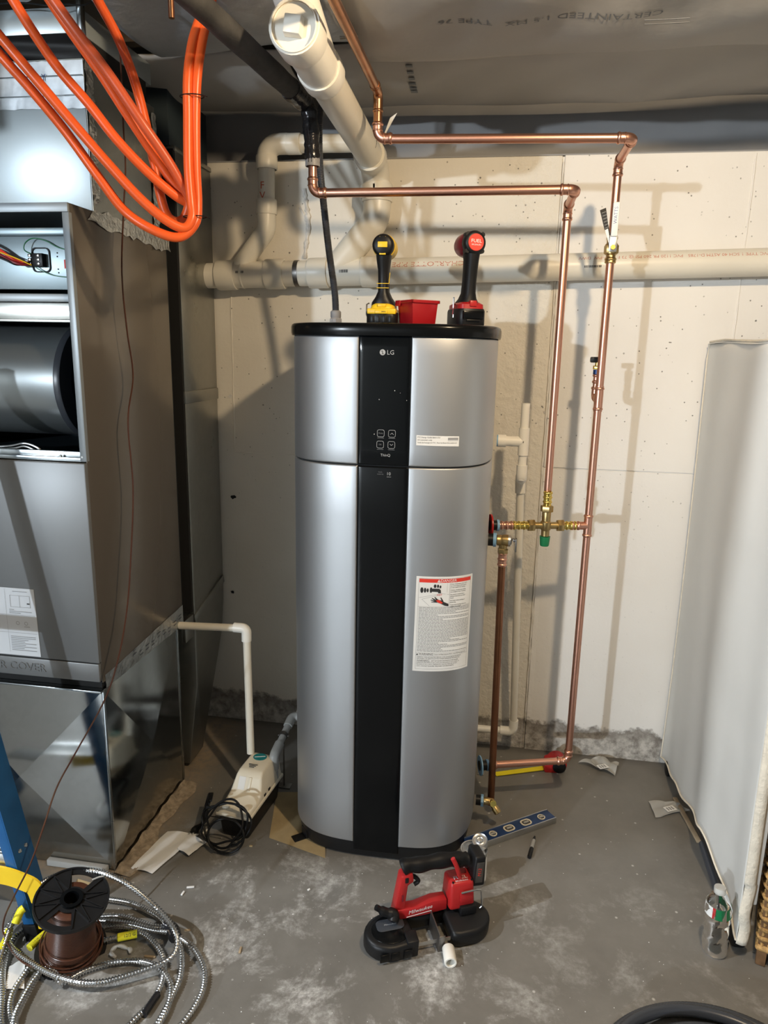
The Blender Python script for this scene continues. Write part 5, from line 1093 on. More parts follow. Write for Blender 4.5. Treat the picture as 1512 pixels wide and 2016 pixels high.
xf(loft([((0, .050, .062), .030, .042, 3), ((0, .044, .074), .023, .034, 2.6), ((0, .038, .090), .0185, .028, 2.4), ((0, .034, .120), .0180, .026, 2.4), ((0, .030, .150), .0185, .026, 2.4), ((0, .026, .178), .0195, .028, 2.4), ((0, .026, .198), .022, .030, 2.4)]), Tr).build('handle', 'rubber', rd)
cr_ = Vector((0, 0, .220))
b = MB(); b.lathe([(.0005, -.006), (.024, -.006), (.029, -.003), (.0315, .003), (.0320, .020), (.029, .024)], cr_, (0, 1, 0), 30); rc = xf(b, Tr).build('rear_cap', 'black', rd)
for a in (45, 135, 225, 315):
    q = Vector((.030*math.cos(math.radians(a)), .006, .220+.030*math.sin(math.radians(a)))); MB().cyl(Tr @ (q+Vector((0, -.006, 0))), Tr @ (q+Vector((0, .016, 0))), .0065, n=12).build('screw_boss', 'black', rc)
b = MB(); b.lathe([(.0005, -.0075), (.0215, -.0075), (.0225, -.006)], cr_, (0, 1, 0), 28); dk = xf(b, Tr).build('badge_disc', 'redprint', rd)
Tt = Tr @ frame((0, -.0082, .223), (1, 0, 0), (0, 0, 1)); text('FUEL', .0125, 'white', dk, Tt, wide=1.15); Tt = Tr @ frame((0, -.0082, .2135), (1, 0, 0), (0, 0, 1)); text('BRUSHLESS', .0055, 'paper', dk, Tt)
b = MB(); b.lathe([(.030, .020), (.0330, .026), (.0330, .075), (.029, .09), (.020, .105), (.014, .112), (.012, .128), (.0005, .129)], cr_, (0, 1, 0), 30); xf(b, Tr).build('motor_housing', 'maroon', rd)
b = MB(); b.tube([Tr @ Vector(p) for p in ((-.040, .03, .058), (-.050, .022, .056), (-.051, .016, .030), (-.050, .016, .076), (-.049, .018, .022))], .0022, 7); b.build('belt_hook', 'chrome', rd)
# red bin
Tb = TR((-.247, -.595, LZ), math.radians(38)); rb = thing('parts_bin', (-.247, -.595, LZ), 'small deep red plastic bin between the two drivers on the lid', 'bin')
b = MB(); a, c = .037, .046
def shell(a0, a1, h, t, T):
    bb = MB(); vs = [(sx*a0, sy*a0, 0) for sx, sy in ((-1, -1), (1, -1), (1, 1), (-1, 1))]+[(sx*a1, sy*a1, h) for sx, sy in ((-1, -1), (1, -1), (1, 1), (-1, 1))]+[(sx*(a1-t), sy*(a1-t), h) for sx, sy in ((-1, -1), (1, -1), (1, 1), (-1, 1))]+[(sx*(a0-t), sy*(a0-t), t) for sx, sy in ((-1, -1), (1, -1), (1, 1), (-1, 1))]
    fs = [(3, 2, 1, 0), (12, 13, 14, 15)]
    for k in range(4): j = (k+1) % 4; fs += [(k, j, j+4, k+4), (k+4, j+4, j+8, k+8), (k+8, j+8, j+12, k+12)]
    bb.add([T @ Vector(v) for v in vs], fs); return bb
shell(.037, .042, .066, .0025, Tb).build('bin_body', 'redbox', rb, bevel=.002)
b = MB()
for s in range(4):
    Tq = Tb @ Matrix.Rotation(s*PI/2, 4, 'Z'); b.box(-.0455, .0455, .0405, .0455, .0585, .067, Tq)
b.build('rim', 'redbox', rb, bevel=.001)
MB().box(-.046, -.020, -.0475, -.044, .052, .0675, Tb @ Matrix.Rotation(-PI/2, 4, 'Z')).build('hanging_lip', 'redbox', rb, bevel=.001)
pz = MB().box(-.075, -.030, -.40, -.34, LZ+.0005, LZ+.006); tag(pz.build('folded_paper', 'paper', loc=(-.05, -.37, LZ)), 'folded white paper lying on the lid behind the red driver', 'paper')

# ================================================================== PORTABLE BAND SAW
sX = Vector((.911, .411, 0)).normalized(); sY = Vector((-sX.y, sX.x, 0)); SO = Vector((-.112, -1.048, 0)); SWT = frame(SO, sX, sY)
bs = thing('band_saw', SO, 'red and black cordless band saw lying on the floor in front of the heater', 'tool')
def arcp(cx, cy, r, a0, a1, n=14): return [(cx+r*math.cos(math.radians(a0+(a1-a0)*k/n)), cy+r*math.sin(math.radians(a0+(a1-a0)*k/n))) for k in range(n+1)]
tilt = SWT @ Matrix.Translation((0, .020, 0)) @ Matrix.Rotation(math.radians(8), 4, 'X') @ Matrix.Diagonal((1, .80, .92, 1))
left = arcp(-.105, 0, .074, 75, 285)+[(-.060, -.070), (-.046, -.060), (-.046, -.012), (-.050, .020), (-.050, .066), (-.070, .072)]
MB().prism(left, .004, .060, tilt).build('wheel_housing', 'black', bs, bevel=.012, seg=3)
right = [(.050, .066), (.050, .010), (.052, -.062), (.075, -.070)]+arcp(.105, 0, .072, 285, 435)
MB().prism(right, .004, .060, tilt).build('wheel_housing', 'black', bs, bevel=.012, seg=3)
MB().prism(arcp(-.105, 0, .054, 60, 300)+[(-.075, -.045), (-.075, .045)], .058, .063, tilt).build('housing_cover', 'black_strip', bs, bevel=.003)
pb = MB().prism(rrect(.076, .044, .014, cx=-.105, cy=.016), .062, .0645, tilt).build('badge_plate', 'conduit', bs, bevel=.001)
text('Milwaukee', .008, 'printgrey', pb, tilt @ Matrix.Translation((-.105, .016, .0648)), shear=.2)
b = MB()
for cx in (-.150, -.120, -.085): b.box(cx, cx+.024, -.0765, -.070, .018, .048, tilt)
b.build('bumper_pads', 'black_strip', bs, bevel=.003)
MB().box(-.070, .070, .030, .072, .010, .056, tilt).build('spine', 'black', bs, bevel=.004)
MB().box(-.048, .053, -.050, -.0485, .026, .040, tilt).build('blade', 'alu', bs)
MB().box(-.075, -.042, -.068, -.020, .006, .068, tilt).build('blade_guard', 'black', bs, bevel=.005)
b = MB(); b.box(.012, .016, -.066, .030, .006, .075, tilt); b.box(.012, .030, -.069, -.065, .006, .068, tilt); b.build('cutting_shoe', 'dsteel', bs, bevel=.002)
MB().box(.017, .020, -.055, .015, .045, .060, tilt).build('shoe_slot', 'alu', bs, bevel=.001)
# red frame: lower rail, rear post, motor block; black grip closing the loop
MB().prism([(-.075, .060), (-.085, .090), (-.030, .088), (.020, .100), (.060, .098), (.060, .066), (.0, .060)], -.004, .030, SWT @ Matrix(((1, 0, 0, 0), (0, 0, 1, .036), (0, 1, 0, .0), (0, 0, 0, 1)))).build('lower_rail', 'red', bs, bevel=.004)
text('Milwaukee', .016, 'white', bs, SWT @ frame((-.018, .0312, .082), (1, 0, .12), (0, 0, 1)), shear=.28)
MB().box(-.050, .022, .0310, .0316, .0700, .0715, SWT @ Matrix.Rotation(-.10, 4, 'Y')).build('logo_underline', 'white', bs)
MB().prism([(-.092, .070), (-.072, .190), (-.040, .198), (-.036, .168), (-.052, .160), (-.060, .090), (-.060, .066)], -.018, .018, SWT @ Matrix(((1, 0, 0, 0), (0, 0, 1, .054), (0, 1, 0, 0), (0, 0, 0, 1)))).build('rear_post', 'redlight', bs, bevel=.005)
MB().box(-.062, -.052, .034, .038, .170, .186, SWT).build('lock_button', 'black', bs, bevel=.002); MB().box(-.070, -.066, .034, .0375, .115, .135, SWT).build('post_slot', 'maroon', bs)
b = MB(); gp = [(-.068, .054, .205), (-.050, .054, .210), (-.015, .054, .206), (.030, .056, .206), (.075, .058, .202), (.105, .060, .194), (.125, .062, .190)]
b.tube(spline([SWT @ Vector(p) for p in gp], 5), .02, 14, rf=[.013]+[.0205+.0015*math.sin(k*.9) for k in range(29)]+[.017]); b.build('grip', 'rubber', bs)
MB().tube(spline([SWT @ Vector(p) for p in ((-.044, .054, .180), (-.028, .052, .170), (-.020, .050, .158), (-.032, .050, .150))], 5), .006, 8).build('trigger', 'black', bs)
b = MB(); b.tube(spline([SWT @ Vector(p) for p in ((.072, .036, .222), (.082, .033, .200), (.090, .034, .175), (.098, .040, .155))], 6), .0065, 8); b.build('trim_band', 'redlight', bs)
mot = MB().taper(.062, .138, .018, .090, .068, .066, .134, .024, .086, .150, SWT).build('motor_block', 'redlight', bs, bevel=.010, seg=3)
text('FUEL', .017, 'white', mot, SWT @ frame((.100, .044, .1508), (1, 0, 0), (0, 1, 0)), wide=1.1); text('BRUSHLESS', .0075, 'paper', mot, SWT @ frame((.100, .032, .1508), (1, 0, 0), (0, 1, 0)))
for x in (.074, .128): MB().cyl(SWT @ Vector((x, .030, .149)), SWT @ Vector((x, .030, .1515)), .003, n=10).build('screw', 'black', mot)
MB().box(.092, .128, .012, .022, .095, .122, SWT).build('vent_panel', 'red', mot, bevel=.002); MB().box(.092, .138, .008, .030, .058, .082, SWT).build('vent_grille', 'black', mot, bevel=.002)
bat = MB().taper(.120, .160, .030, .096, .132, .124, .156, .034, .092, .222, SWT @ Matrix.Rotation(.07, 4, 'Y')).build('battery', 'black', bs, bevel=.007, seg=3)
MB().box(.1285, .1505, .0295, .0315, .145, .208, SWT @ Matrix.Rotation(.07, 4, 'Y')).build('battery_label', 'dsteel', bat, bevel=.001)
text('M12', .014, 'redprint', bat, SWT @ Matrix.Rotation(.07, 4, 'Y') @ frame((.139, .0290, .178), (0, 0, 1), (-1, 0, 0)), shear=.2)
b = MB(); b.tube(fillet([SWT @ Vector(p) for p in ((.092, .012, .128), (.132, .006, .136), (.150, .010, .128), (.156, .012, .075), (.150, .014, .068))], .008, 4), .0028, 8); b.build('hook_wire', 'chrome', bs)
MB().tube(spline([SWT @ Vector(p) for p in ((-.098, .020, .072), (-.094, .030, .084), (-.118, .034, .094), (-.142, .036, .112))], 6), .011, 10, rf=[.015]*10+[.012]*5+[.008]*4).build('tension_lever', 'black', bs)
# ================================================================== OTHER THINGS ON THE FLOOR
pcp = AZ(884, 1880, .016); d = Vector((.12, -.55, -.02)).normalized(); b = MB(); b.lathe([(.0115, .0), (.0155, .0), (.0165, .002), (.0165, .046), (.0155, .048), (.0118, .048), (.0115, .02), (.0115, .0)], (pcp.x-.004, pcp.y+.022, .0168), d, 24); tag(b.build('pipe_coupling', 'pvc_w', loc=(pcp.x, pcp.y, 0)), 'short white plastic pipe coupling lying in front of the band saw', 'coupling')
# solvent cement can with its lid off
cx0 = Vector((-.006, -.785, 0)); ca = thing('cement_can', cx0, 'small silver metal can standing open beside the heater', 'can')
b = MB(); b.lathe([(.0005, .002), (.038, .002), (.0405, .0), (.0410, .003), (.0400, .006), (.0400, .100), (.0412, .103), (.0405, .107), (.038, .106), (.036, .099), (.022, .104), (.0205, .112), (.0175, .112), (.0175, .085), (.0005, .085)], cx0, (0, 0, 1), 36); b.build('can_body', 'alu', ca)
b = MB(); b.lathe([(.0402, .012), (.0404, .012), (.0404, .092), (.0402, .092)], cx0, (0, 0, 1), 36); b.build('can_label', 'white', ca)
MB().lathe([(.0005, .0856), (.0172, .0856)], cx0, (0, 0, 1), 20).build('opening', 'core', ca)
lc = AZ(945, 1656, .124); nl = Vector((-.12, -.35, .93)).normalized(); lid = thing('can_lid', lc-nl*.01, 'silver screw lid tipped on top of the open can', 'lid')
b = MB(); b.lathe([(.0005, .004), (.009, .004), (.011, .0055), (.014, .0035), (.019, .004), (.0225, .006), (.0235, .004), (.0240, -.012), (.0225, -.013), (.0220, .002)], lc, nl, 32); b.build('cap', 'alu', lid)
b = MB(); b.lathe([(.0005, .0075), (.006, .0072), (.008, .0046)], lc, nl, 20); b.build('embossed_boss', 'alu', lid)
# torpedo level lying flat
L0 = Vector((-.030, -.648, 0)); L1 = Vector((.250, -.443, 0)); ld = (L1-L0).normalized(); LT = frame(L0, ld, Vector((-ld.y, ld.x, 0))); LL = (L1-L0).length
le = thing('spirit_level', L0.lerp(L1, .5), 'blue spirit level with four vial windows lying on the floor behind the can', 'level')
MB().box(0, LL, -.0235, .0235, .002, .020, LT).build('level_body', 'levelblue', le, bevel=.001)
for y0, y1 in ((-.026, -.0225), (.0225, .026)): MB().box(0, LL, y0, y1, .0, .0225, LT).build('rail', 'alu', le, bevel=.001)
for x, w in ((LL-.045, 0), (LL-.110, 1), (LL-.180, 1), (LL-.245, 0)):
    T = LT @ Matrix.Translation((x, 0, .0200)); o_ = rrect(.040, .029, .012) if w else circ(.0135, 20); i_ = [(p*.76, q*.74) for p, q in o_]; k = len(o_); b = MB()
    b.add([T @ Vector((p, q, z)) for z in (0, .0022) for p, q in o_]+[T @ Vector((p, q, .0022)) for p, q in i_]+[T @ Vector((p, q, 0)) for p, q in i_], [(a_, (a_+1) % k, (a_+1) % k+k, a_+k) for a_ in range(k)]+[(a_+k, (a_+1) % k+k, (a_+1) % k+2*k, a_+2*k) for a_ in range(k)]+[(a_+2*k, (a_+1) % k+2*k, (a_+1) % k+3*k, a_+3*k) for a_ in range(k)])
    wn = b.build('vial_window', 'ivory', le)
    MB().add([T @ Vector((p, q, .0004)) for p, q in i_], [tuple(range(k))]).build('window_back', 'dsteel', wn, smooth=0)
    MB().cyl(T @ Vector((-.010, 0, .002)), T @ Vector((.010, 0, .002)), .0038, n=10).build('vial', 'bag', wn)
# marker
m0 = AZ(1042, 1688, .006); m1 = AZ(1053, 1646, .006); md = (m1-m0).normalized(); ml = (m1-m0).length
mk = thing('marker_pen', m0.lerp(m1, .5), 'black-capped marker pen lying on the floor by the spirit level', 'pen')
b = MB(); b.lathe([(.0005, 0), (.0055, .0), (.0068, .004), (.0066, .045), (.0058, .047)], m0, md, 16); b.build('cap', 'black', mk)
b = MB(); b.lathe([(.0058, .044), (.0060, .048), (.0060, ml*.78), (.0055, ml*.80)], m0, md, 16); b.build('barrel', 'pvc_g', mk); b = MB(); b.lathe([(.0055, ml*.79), (.0052, ml*.82), (.0030, ml*.98), (.0005, ml)], m0, md, 14); b.build('end', 'black', mk)
# tape measure
tm0 = AZ(1092, 1514, 0); tm = thing('tape_measure', tm0, 'red and black tape measure on the floor behind the right copper riser', 'tape measure'); TT = frame((tm0.x, tm0.y-.005, 0), (1, .1, 0), (-.1, 1, 0)); FX_ = TT @ Matrix(((1, 0, 0, 0), (0, 0, -1, 0), (0, 1, 0, 0), (0, 0, 0, 1)))
sh_ = arcp(.004, .034, .036, -60, 150)+[(-.040, .046), (-.046, .010), (-.040, .0)]+[(.022, 0)]
MB().prism(sh_, -.022, .022, FX_).build('case', 'redlight', tm, bevel=.006); MB().prism(circ(.026, 20, .012, .026), -.026, .026, FX_).build('rubber_grip', 'rubber', tm, bevel=.005)
t_0 = TT @ Vector((-.040, 0, .006)); t_1 = AZ(975, 1524, .004); dd_ = (t_1-t_0); MB().box(0, dd_.length, -.0125, .0125, -.001, .0008, frame(t_0, dd_, Vector((-dd_.y, dd_.x, 0)))).build('blade', 'lime', tm)
# mounting bracket scrap by the cold port
bq = AZ(946, 1523, 0); tag(MB().box(bq.x-.012, bq.x+.014, bq.y-.012, bq.y+.012, .001, .004).build('steel_bracket', 'alu', loc=(bq.x, bq.y, 0), bevel=.001), 'small bright steel bracket on the floor under the low copper branch', 'bracket')
# papers, kraft sheet
def sheet(name, poly, z, m, label, cat, wav=.004, th=.0006, grp=None, n=9):
    P = [AZ(x, y, 0) for x, y in poly]; c = sum(P, Vector())/len(P); rnd = random.Random(int(poly[0][0]))
    def fn(u, v):
        a = P[0].lerp(P[1], u); d_ = P[3].lerp(P[2], u); p = a.lerp(d_, v); p.z = z + wav*(abs(math.sin(u*4.2+v*2.1+poly[0][0]))+.6*abs(math.sin(v*6+u*3))) ; return p
    o = MB().grid(fn, n, n).build(name, m, loc=c, smooth=60, solid=th); tag(o, label, cat, grp); return o
sheet('paper_towel', [(330, 1638), (392, 1645), (300, 1722), (258, 1712)], .002, 'paper', 'long strip of white paper on the dusty floor beside the return box', 'paper', grp='paper scraps left of the heater')
sheet('paper_towel', [(374, 1648), (408, 1664), (372, 1690), (350, 1676)], .009, 'paper', 'small white paper scrap overlapping the long strip near the plug', 'paper', .003, grp='paper scraps left of the heater')
sheet('paper_towel', [(18, 1905), (50, 1890), (48, 1950), (10, 1950)], .002, 'paper', 'grey-white paper scrap under the cable coil at the left edge', 'paper', .003, grp='paper scraps left of the heater')
sheet('kraft_sheet', [(545, 1560), (640, 1560), (640, 1690), (530, 1650)], .0012, 'kraft', 'tan kraft paper showing under the left foot of the heater', 'paper', .0004)
for nm, poly, lab in (('plastic_bag', [(1138, 1506), (1180, 1496), (1218, 1508), (1210, 1530)], 'crumpled clear plastic bag on the floor near the back wall'), ('plastic_bag', [(1276, 1580), (1330, 1582), (1358, 1598), (1290, 1612)], 'flat clear plastic packet on the floor beside the white cover')):
    o = sheet(nm, poly, .002, 'bag', lab, 'bag', .014 if poly[0][0] < 1200 else .006, .0006, 'clear plastic packets on the floor', 14)
    q = AZ(sum(p[0] for p in poly)/4+(0 if poly[0][0] < 1200 else 6), sum(p[1] for p in poly)/4-1, .020 if poly[0][0] < 1200 else .012)
    ORG.setdefault(o.name, q)
    MB().box(-.020, .020, -.013, .013, 0, .0008, Matrix.Translation(q) @ Matrix.Rotation(.5, 4, 'Z')).build('printed_insert', 'paper', o)
    for k in range(3): MB().box(-.014+.010*k, -.008+.010*k, -.008, .008, .0009, .0013, Matrix.Translation(q) @ Matrix.Rotation(.5, 4, 'Z')).build('print_bar', 'inkgrey', o)
# small scraps
for k, (px, py, L_, a, m, lab) in enumerate(((375, 1748, .022, .3, 'paper', 'tiny white corner scrap on the dust right of the cable coil'), (360, 1760, .016, 1.5, 'paper', 'tiny white scrap standing across the corner scrap'), (369, 1833, .016, .25, 'wood', 'short pale wood sliver right of the cable coil'), (295, 1885, .030, .06, 'wood', 'long pale wood sliver inside the cable coil'), (473, 1872, .020, 1.7, 'wood', 'pale wood sliver standing alone in the foreground dust'), (494, 1667, .010, .1, 'kraft', 'small orange-brown chip near the cord loops'), (402, 1640, .028, 1.2, 'pvc', 'cream wire offcut beside the plug'), (608, 1753, .008, .8, 'paper', 'white chip in front of the heater base'))):
    q = AZ(px, py, 0); b = MB().box(-L_/2, L_/2, -.0028, .0028, .0008, .0045, Matrix.Translation(q) @ Matrix.Rotation(a, 4, 'Z')); tag(b.build('floor_scrap', m, loc=q, bevel=.0006), lab, 'scrap', 'bits dropped on the floor')
q = AZ(238, 1878, 0); b = MB(); n = 22; b.tube([q+Vector((.026*math.cos(2*PI*k/n), .018*math.sin(2*PI*k/n), .006+.003*math.sin(k))) for k in range(17)], .005, 7, rf=[.003+.003*abs(math.sin(k*.8)) for k in range(17)]); tag(b.build('tape_curl', 'bag', loc=q), 'curl of dusty clear tape inside the cable coil', 'tape')
b = MB(); rnd = random.Random(11)
for k in range(420):
    x = rnd.uniform(-1.0, .75); y = rnd.uniform(-1.45, -.35)
    if rnd.random() > (1.0 if x < -.2 else .55): continue
    if math.hypot(x+.315, y+.46) < .36: continue
    s_ = rnd.uniform(.0007, .0024); b.add([(x+s_*rnd.uniform(.5, 1)*math.cos(t), y+s_*rnd.uniform(.5, 1)*math.sin(t), .0006) for t in (0, 1.6, 3.1, 4.7)]+[(x, y, .0006+s_*.8)], [(0, 1, 4), (1, 2, 4), (2, 3, 4), (3, 0, 4), (3, 2, 1, 0)])
dg = b.build('plaster_crumbs', 'paper', smooth=0, loc=(-.3, -.9, 0)); dg['kind'] = 'stuff'; tag(dg, 'white plaster crumbs scattered over the grey floor', 'crumbs')

# ================================================================== WHITE VINYL COVER ON CASTERS, HAMPER, BOTTLE
cv = thing('covered_panel', (.71, -.5, 0), 'tall white vinyl-covered panel standing on black casters at the right', 'cover')
CX0, CX1, CYB, CYF, CZT = .690, .738, -.030, -.945, 1.617
HEM = [(-.02, .040), (-.118, .048), (-.27, .075), (-.441, .10), (-.60, .134), (-.64, .132), (-.708, .115), (-.822, .089), (-.915, .056), (-1.0, .05)]
def hemz(y):
    for (a, za), (c, zc_) in zip(HEM, HEM[1:]):
        if y >= c: return za+(zc_-za)*(y-a)/(c-a)
    return .05
def cfn(u, v):
    y = CYB+(CYF-CYB)*u; zb_ = hemz(y)+.004*math.sin(u*31); z = zb_+(CZT-zb_)*v
    fold = .010*math.sin(u*17+1.2*math.sin(v*3)) * (1-.3*v) + .008*math.sin(u*7.5+v*2.2+.4)*(1-v)**.5 + .004*math.sin(u*29+v*4)*(1-v)
    bulge = -.010*math.sin(v*PI)*math.sin(u*PI)
    edge = .006*(1 if v > .985 else 0)
    return Vector((CX0+fold*.55+bulge+edge+.010*(1-v)*u, y, z))
MB().grid(cfn, 90, 60).build('side_sheet', 'vinyl', cv, smooth=180, solid=.0015)
MB().box(CX0+.016, CX1, CYF+.006, CYB-.002, .16, CZT-.003).build('panel_core', 'vinyl', cv, bevel=.004)
MB().box(CX0+.018, CX1-.002, CYF+.02, CYB-.02, .065, .158).build('underside_shadow', 'black', cv, bevel=.003)  # black box added as the dark shadow below the hem
b = MB(); b.grid(lambda u, v: Vector((CX0-.002+(CX1-CX0+.004)*v, CYB+(CYF-CYB)*u, CZT+.002+.004*math.sin(u*9)-.010*(1-v)**3)), 50, 8); b.build('top_flap', 'vinyl', cv, smooth=180, solid=.0015)
b = MB(); b.tube(spline([cfn(u/24, 1)+Vector((-.002, 0, -.001+.004*math.sin(u*9/24))) for u in range(25)], 2), .0035, 6); b.build('top_piping', 'hem', cv)
b = MB(); b.tube(spline([cfn(u/40, 0)+Vector((-.001, 0, .001)) for u in range(41)], 2), .0035, 6); b.build('hem', 'hem', cv)
b = MB(); b.tube([cfn(.002, v/30)+Vector((-.001, 0, 0)) for v in range(31)], .003, 6); b.build('edge_piping', 'hem', cv)
def zfn(u, v):
    z = .045+1.3*v; w = .010*math.sin(v*60)*(1 if v < .14 else 0); return Vector((CX0+.012*(1-v)+.030*u-.006+w*.4, CYF-.004-.006*math.sin(u*PI)+w*.3, z+w*.5))
MB().grid(zfn, 6, 120).build('zip_border', 'hem', cv, smooth=180, solid=.002)
for y, lab in ((-.09, 0), (-.90, 1)):
    MB().cyl((.700, y, .030), (.730, y, .030), .030, n=24).build('caster', 'rubber', cv, bevel=.004); MB().box(.706, .724, y-.012, y+.012, .03, .085).build('caster_fork', 'black', cv, bevel=.002)
# strip of wood and dark track below the cover
s0_, s1_ = AZ(1338, 1588, .006), AZ(1376, 1657, .006); dw = s1_-s0_; tag(MB().box(-.05, dw.length, -.007, .007, -.005, .004, frame(s0_, dw, Vector((-dw.y, dw.x, 0)))).build('wood_strip', 'wood', loc=(s0_.x, s0_.y, 0), bevel=.001), 'thin wooden strip on the floor beneath the hem of the white cover', 'strip')
s0_, s1_ = AZ(1384, 1662, .014), AZ(1420, 1772, .014); dw = s1_-s0_; tag(MB().tube([s0_, s1_+dw*.15], .0135, 16).build('grey_tube', 'conduit', loc=(s0_.x, s0_.y, 0)), 'dark grey tube on the floor beneath the white cover behind the bottle', 'tube')
# bottle
bo = Vector((.652, -.935, 0)); bt = thing('water_bottle', bo, 'empty crumpled clear plastic bottle with a green label by the white cover', 'bottle')
bax = Vector((-.03, .04, 1)).normalized()
pr_ = [(.0005, .006), (.020, .004), (.029, .0), (.0325, .006), (.0330, .030), (.0300, .040), (.0330, .050), (.0300, .060), (.0325, .070), (.0270, .088), (.0320, .100), (.0300, .106), (.0325, .112), (.0325, .140), (.029, .155), (.020, .170), (.0135, .176), (.0130, .180)]
b = MB(); n = 28; p_ = []
for r, h in pr_: p_.append((r, h))
b.lathe(p_, bo, bax, n); b.v = [v+Vector((math.sin(v.z*130+i*.9)*.0018, math.cos(v.z*90+i*1.7)*.0018, 0)) if v.z > .012 else v for i, v in enumerate(b.v)]; b.build('bottle_body', 'clear', bt, smooth=60)
b = MB(); b.lathe([(.0138, .178), (.0152, .178), (.0152, .192), (.0140, .194), (.0005, .194)], bo, bax, 24); b.build('cap', 'bag', bt)
b = MB(); n = 40; aa = bax.orthogonal().normalized(); bb_ = bax.cross(aa)
def lab_seg(a0, a1, m, nm):
    q = MB(); q.grid(lambda u, v: bo+bax*(.118+.030*v)+(Vector((1, 0, 0))*math.cos(math.radians(a0+(a1-a0)*u))+Vector((0, 1, 0))*math.sin(math.radians(a0+(a1-a0)*u)))*(.0335-.002*v), 16, 2); return q.build(nm, m, bt)
lab_seg(-118, 70, 'green', 'label'); lab_seg(-132, -118, 'redlight', 'label_stripe'); lab_seg(-250, -132, 'paper', 'label_back')
# hamper
ha = math.radians(-20); hx = Vector((math.cos(ha), math.sin(ha), 0)); hy = Vector((-hx.y, hx.x, 0)); HO = Vector((.745, -.962, 0)); HT = frame(HO, hx, hy); hw, hd_, hz0, hz1 = .36, .27, .055, .60
hm = thing('wicker_hamper', HO+hx*.18+hy*.135, 'brown woven wicker hamper at the right edge of the picture', 'hamper')
for x, y in ((.012, .012), (hw-.012, .012), (.012, hd_-.012), (hw-.012, hd_-.012)): MB().box(x-.012, x+.012, y-.012, y+.012, .001, hz1, HT).build('post', 'wick_dark', hm, bevel=.003)
MB().box(.012, hw-.012, .018, hd_-.018, hz0+.01, hz1-.01, HT).build('liner', 'wick_dark', hm)
def strand(face, z, ph):
    pts = []; n = 40; L_ = hw if face < 2 else hd_
    for k in range(n+1):
        t = k/n; o = .0075*math.sin(t*L_/.024*PI/1.0+ph)
        if face == 0: p = Vector((t*hw, .006+o, z))
        else: p = Vector((.006+o, t*hd_, z))
        pts.append(HT @ (p+Vector((0, 0, .002*math.sin(t*13+z*90)))))
    b = MB(); nn = 8; b.tube(pts, .0062, nn, rf=[.0062]*len(pts)); return b
zrow = hz0+.012; rr_ = random.Random(8); row = 0
while zrow < hz1-.02:
    for face in (0, 2): strand(0 if face == 0 else 2, zrow, PI*(row % 2)).build('weave_strand', 'wicker', hm)
    zrow += .0152; row += 1
for k in range(int(hw/.024)): MB().box(.012+.024*k-.004, .012+.024*k+.004, .002, .010, hz0, hz1, HT).build('stake', 'wick_dark', hm, bevel=.001)
for k in range(int(hd_/.024)): MB().box(.002, .010, .012+.024*k-.004, .012+.024*k+.004, hz0, hz1, HT).build('stake', 'wick_dark', hm, bevel=.001)
for z in (hz0, hz1):
    for p0, p1 in (((0, .004), (hw, .004)), ((.004, 0), (.004, hd_))):
        MB().tube([HT @ Vector((p0[0], p0[1], z)), HT @ Vector((p1[0], p1[1], z))], .010, 10).build('rim', 'wicker', hm)

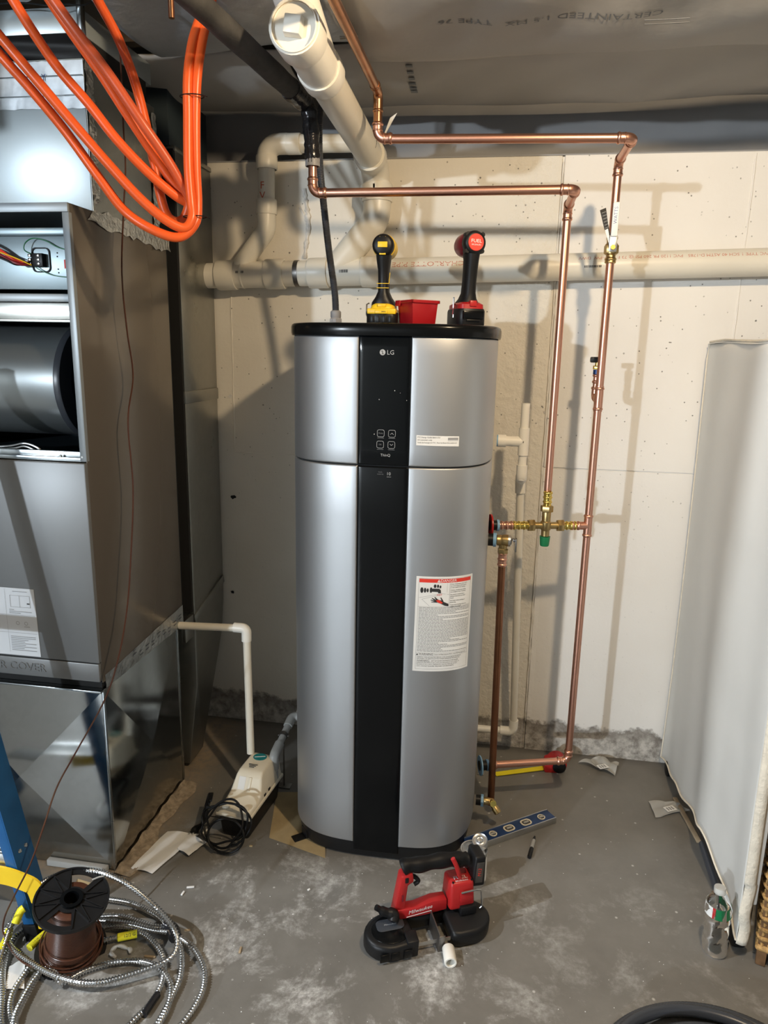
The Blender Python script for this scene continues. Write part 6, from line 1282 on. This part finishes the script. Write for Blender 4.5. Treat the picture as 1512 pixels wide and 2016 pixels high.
# ================================================================== BLACK HOSE COIL, LADDER
hc = thing('hose_coil', (.555, -1.43, 0), 'coil of ribbed dark grey conduit at the bottom right corner', 'conduit')
rr = random.Random(6)
for k, (cx, cy, R_, z, e) in enumerate(((.555, -1.415, .270, .016, 1.02), (.565, -1.43, .235, .018, .98), (.55, -1.425, .252, .042, 1.0), (.57, -1.44, .215, .044, 1.04))):
    pts = [Vector((cx+R_*e*math.cos(2*PI*i/420), cy+R_*math.sin(2*PI*i/420), z+.006*math.sin(4*PI*i/420+k))) for i in range(420)]
    MB().tube(pts, .0135, 10, closed=True, rf=[.0138 if i % 2 else .0131 for i in range(420)]).build('hose_loop', 'conduit', hc)
la = thing('step_ladder', (-1.2, -1.22, 0), 'blue step ladder with aluminium treads and yellow foot brace at the left edge', 'ladder')
r0 = Vector((-1.148, -1.20, .0)); r1 = Vector((-1.246, -1.20, .522)); rdv = (r1-r0).normalized(); RTm = frame(r0, rdv, Vector((0, 1, 0)))   # local x up the rail, y away, z outward
b = MB(); Lr = 1.55
b.box(0.0, Lr, -.036, .036, -.004, .0, RTm); b.box(0, Lr, -.036, -.032, -.0, .028, RTm); b.box(0, Lr, .032, .036, -.0, .028, RTm); b.build('side_rail', 'blue', la, bevel=.001)
z_ = Vector(RTm.col[2][:3])
sgn = 1 if z_.x < 0 else -1
for k, h in enumerate((.26, .56, .86)):
    p = r0+rdv*h; q = MB(); q.box(-.36, -.006, p.y-.032, p.y+.034, p.z-.002, p.z+.002, Matrix.Translation((p.x, 0, 0))); q.box(-.36, -.006, p.y-.034, p.y-.031, p.z-.030, p.z+.002, Matrix.Translation((p.x, 0, 0))); tr = q.build('tread', 'alu', la, bevel=.001)
    for j in range(4): MB().box(p.x-.36, p.x-.008, p.y-.026+.014*j, p.y-.022+.014*j, p.z+.002, p.z+.004).build('tread_rib', 'alu', tr)
    for j in (-.012, .012): MB().lathe([(.0005, .003), (.005, .002), (.006, 0)], RTm @ Vector((h, j, -.0042)), -z_, 12).build('rivet', 'chrome', la)
o2 = MB(); T2_ = Matrix.Translation((-.44, 0, 0))
o2.v = []; o2.box(0.0, Lr, -.036, .036, -.004, .0, T2_ @ RTm); o2.build('side_rail', 'blue', la, bevel=.001)
b = MB(); pts = [AY(-70, 1722, -1.245), AY(0, 1724, -1.245), AY(45, 1738, -1.245), AY(68, 1752, -1.245), AY(82, 1790, -1.243), AY(90, 1830, -1.242)]
w_ = .026; sp_ = spline(pts, 5)
def yfn(u, v):
    t = u*(len(sp_)-1); i = min(len(sp_)-2, int(t)); p = sp_[i].lerp(sp_[i+1], t-i); tg_ = (sp_[i+1]-sp_[i]).normalized(); nn = tg_.cross(Vector((0, 1, 0))); return p + nn*(v-.5)*2*w_*(1 if u < .75 else .8)
b.grid(yfn, 30, 3); b.build('foot_brace', 'yellow', la, smooth=60, solid=.006)
MB().box(-.004, .055, -.040, .040, -.010, .032, RTm).build('foot_pad', 'rubber', la, bevel=.003)
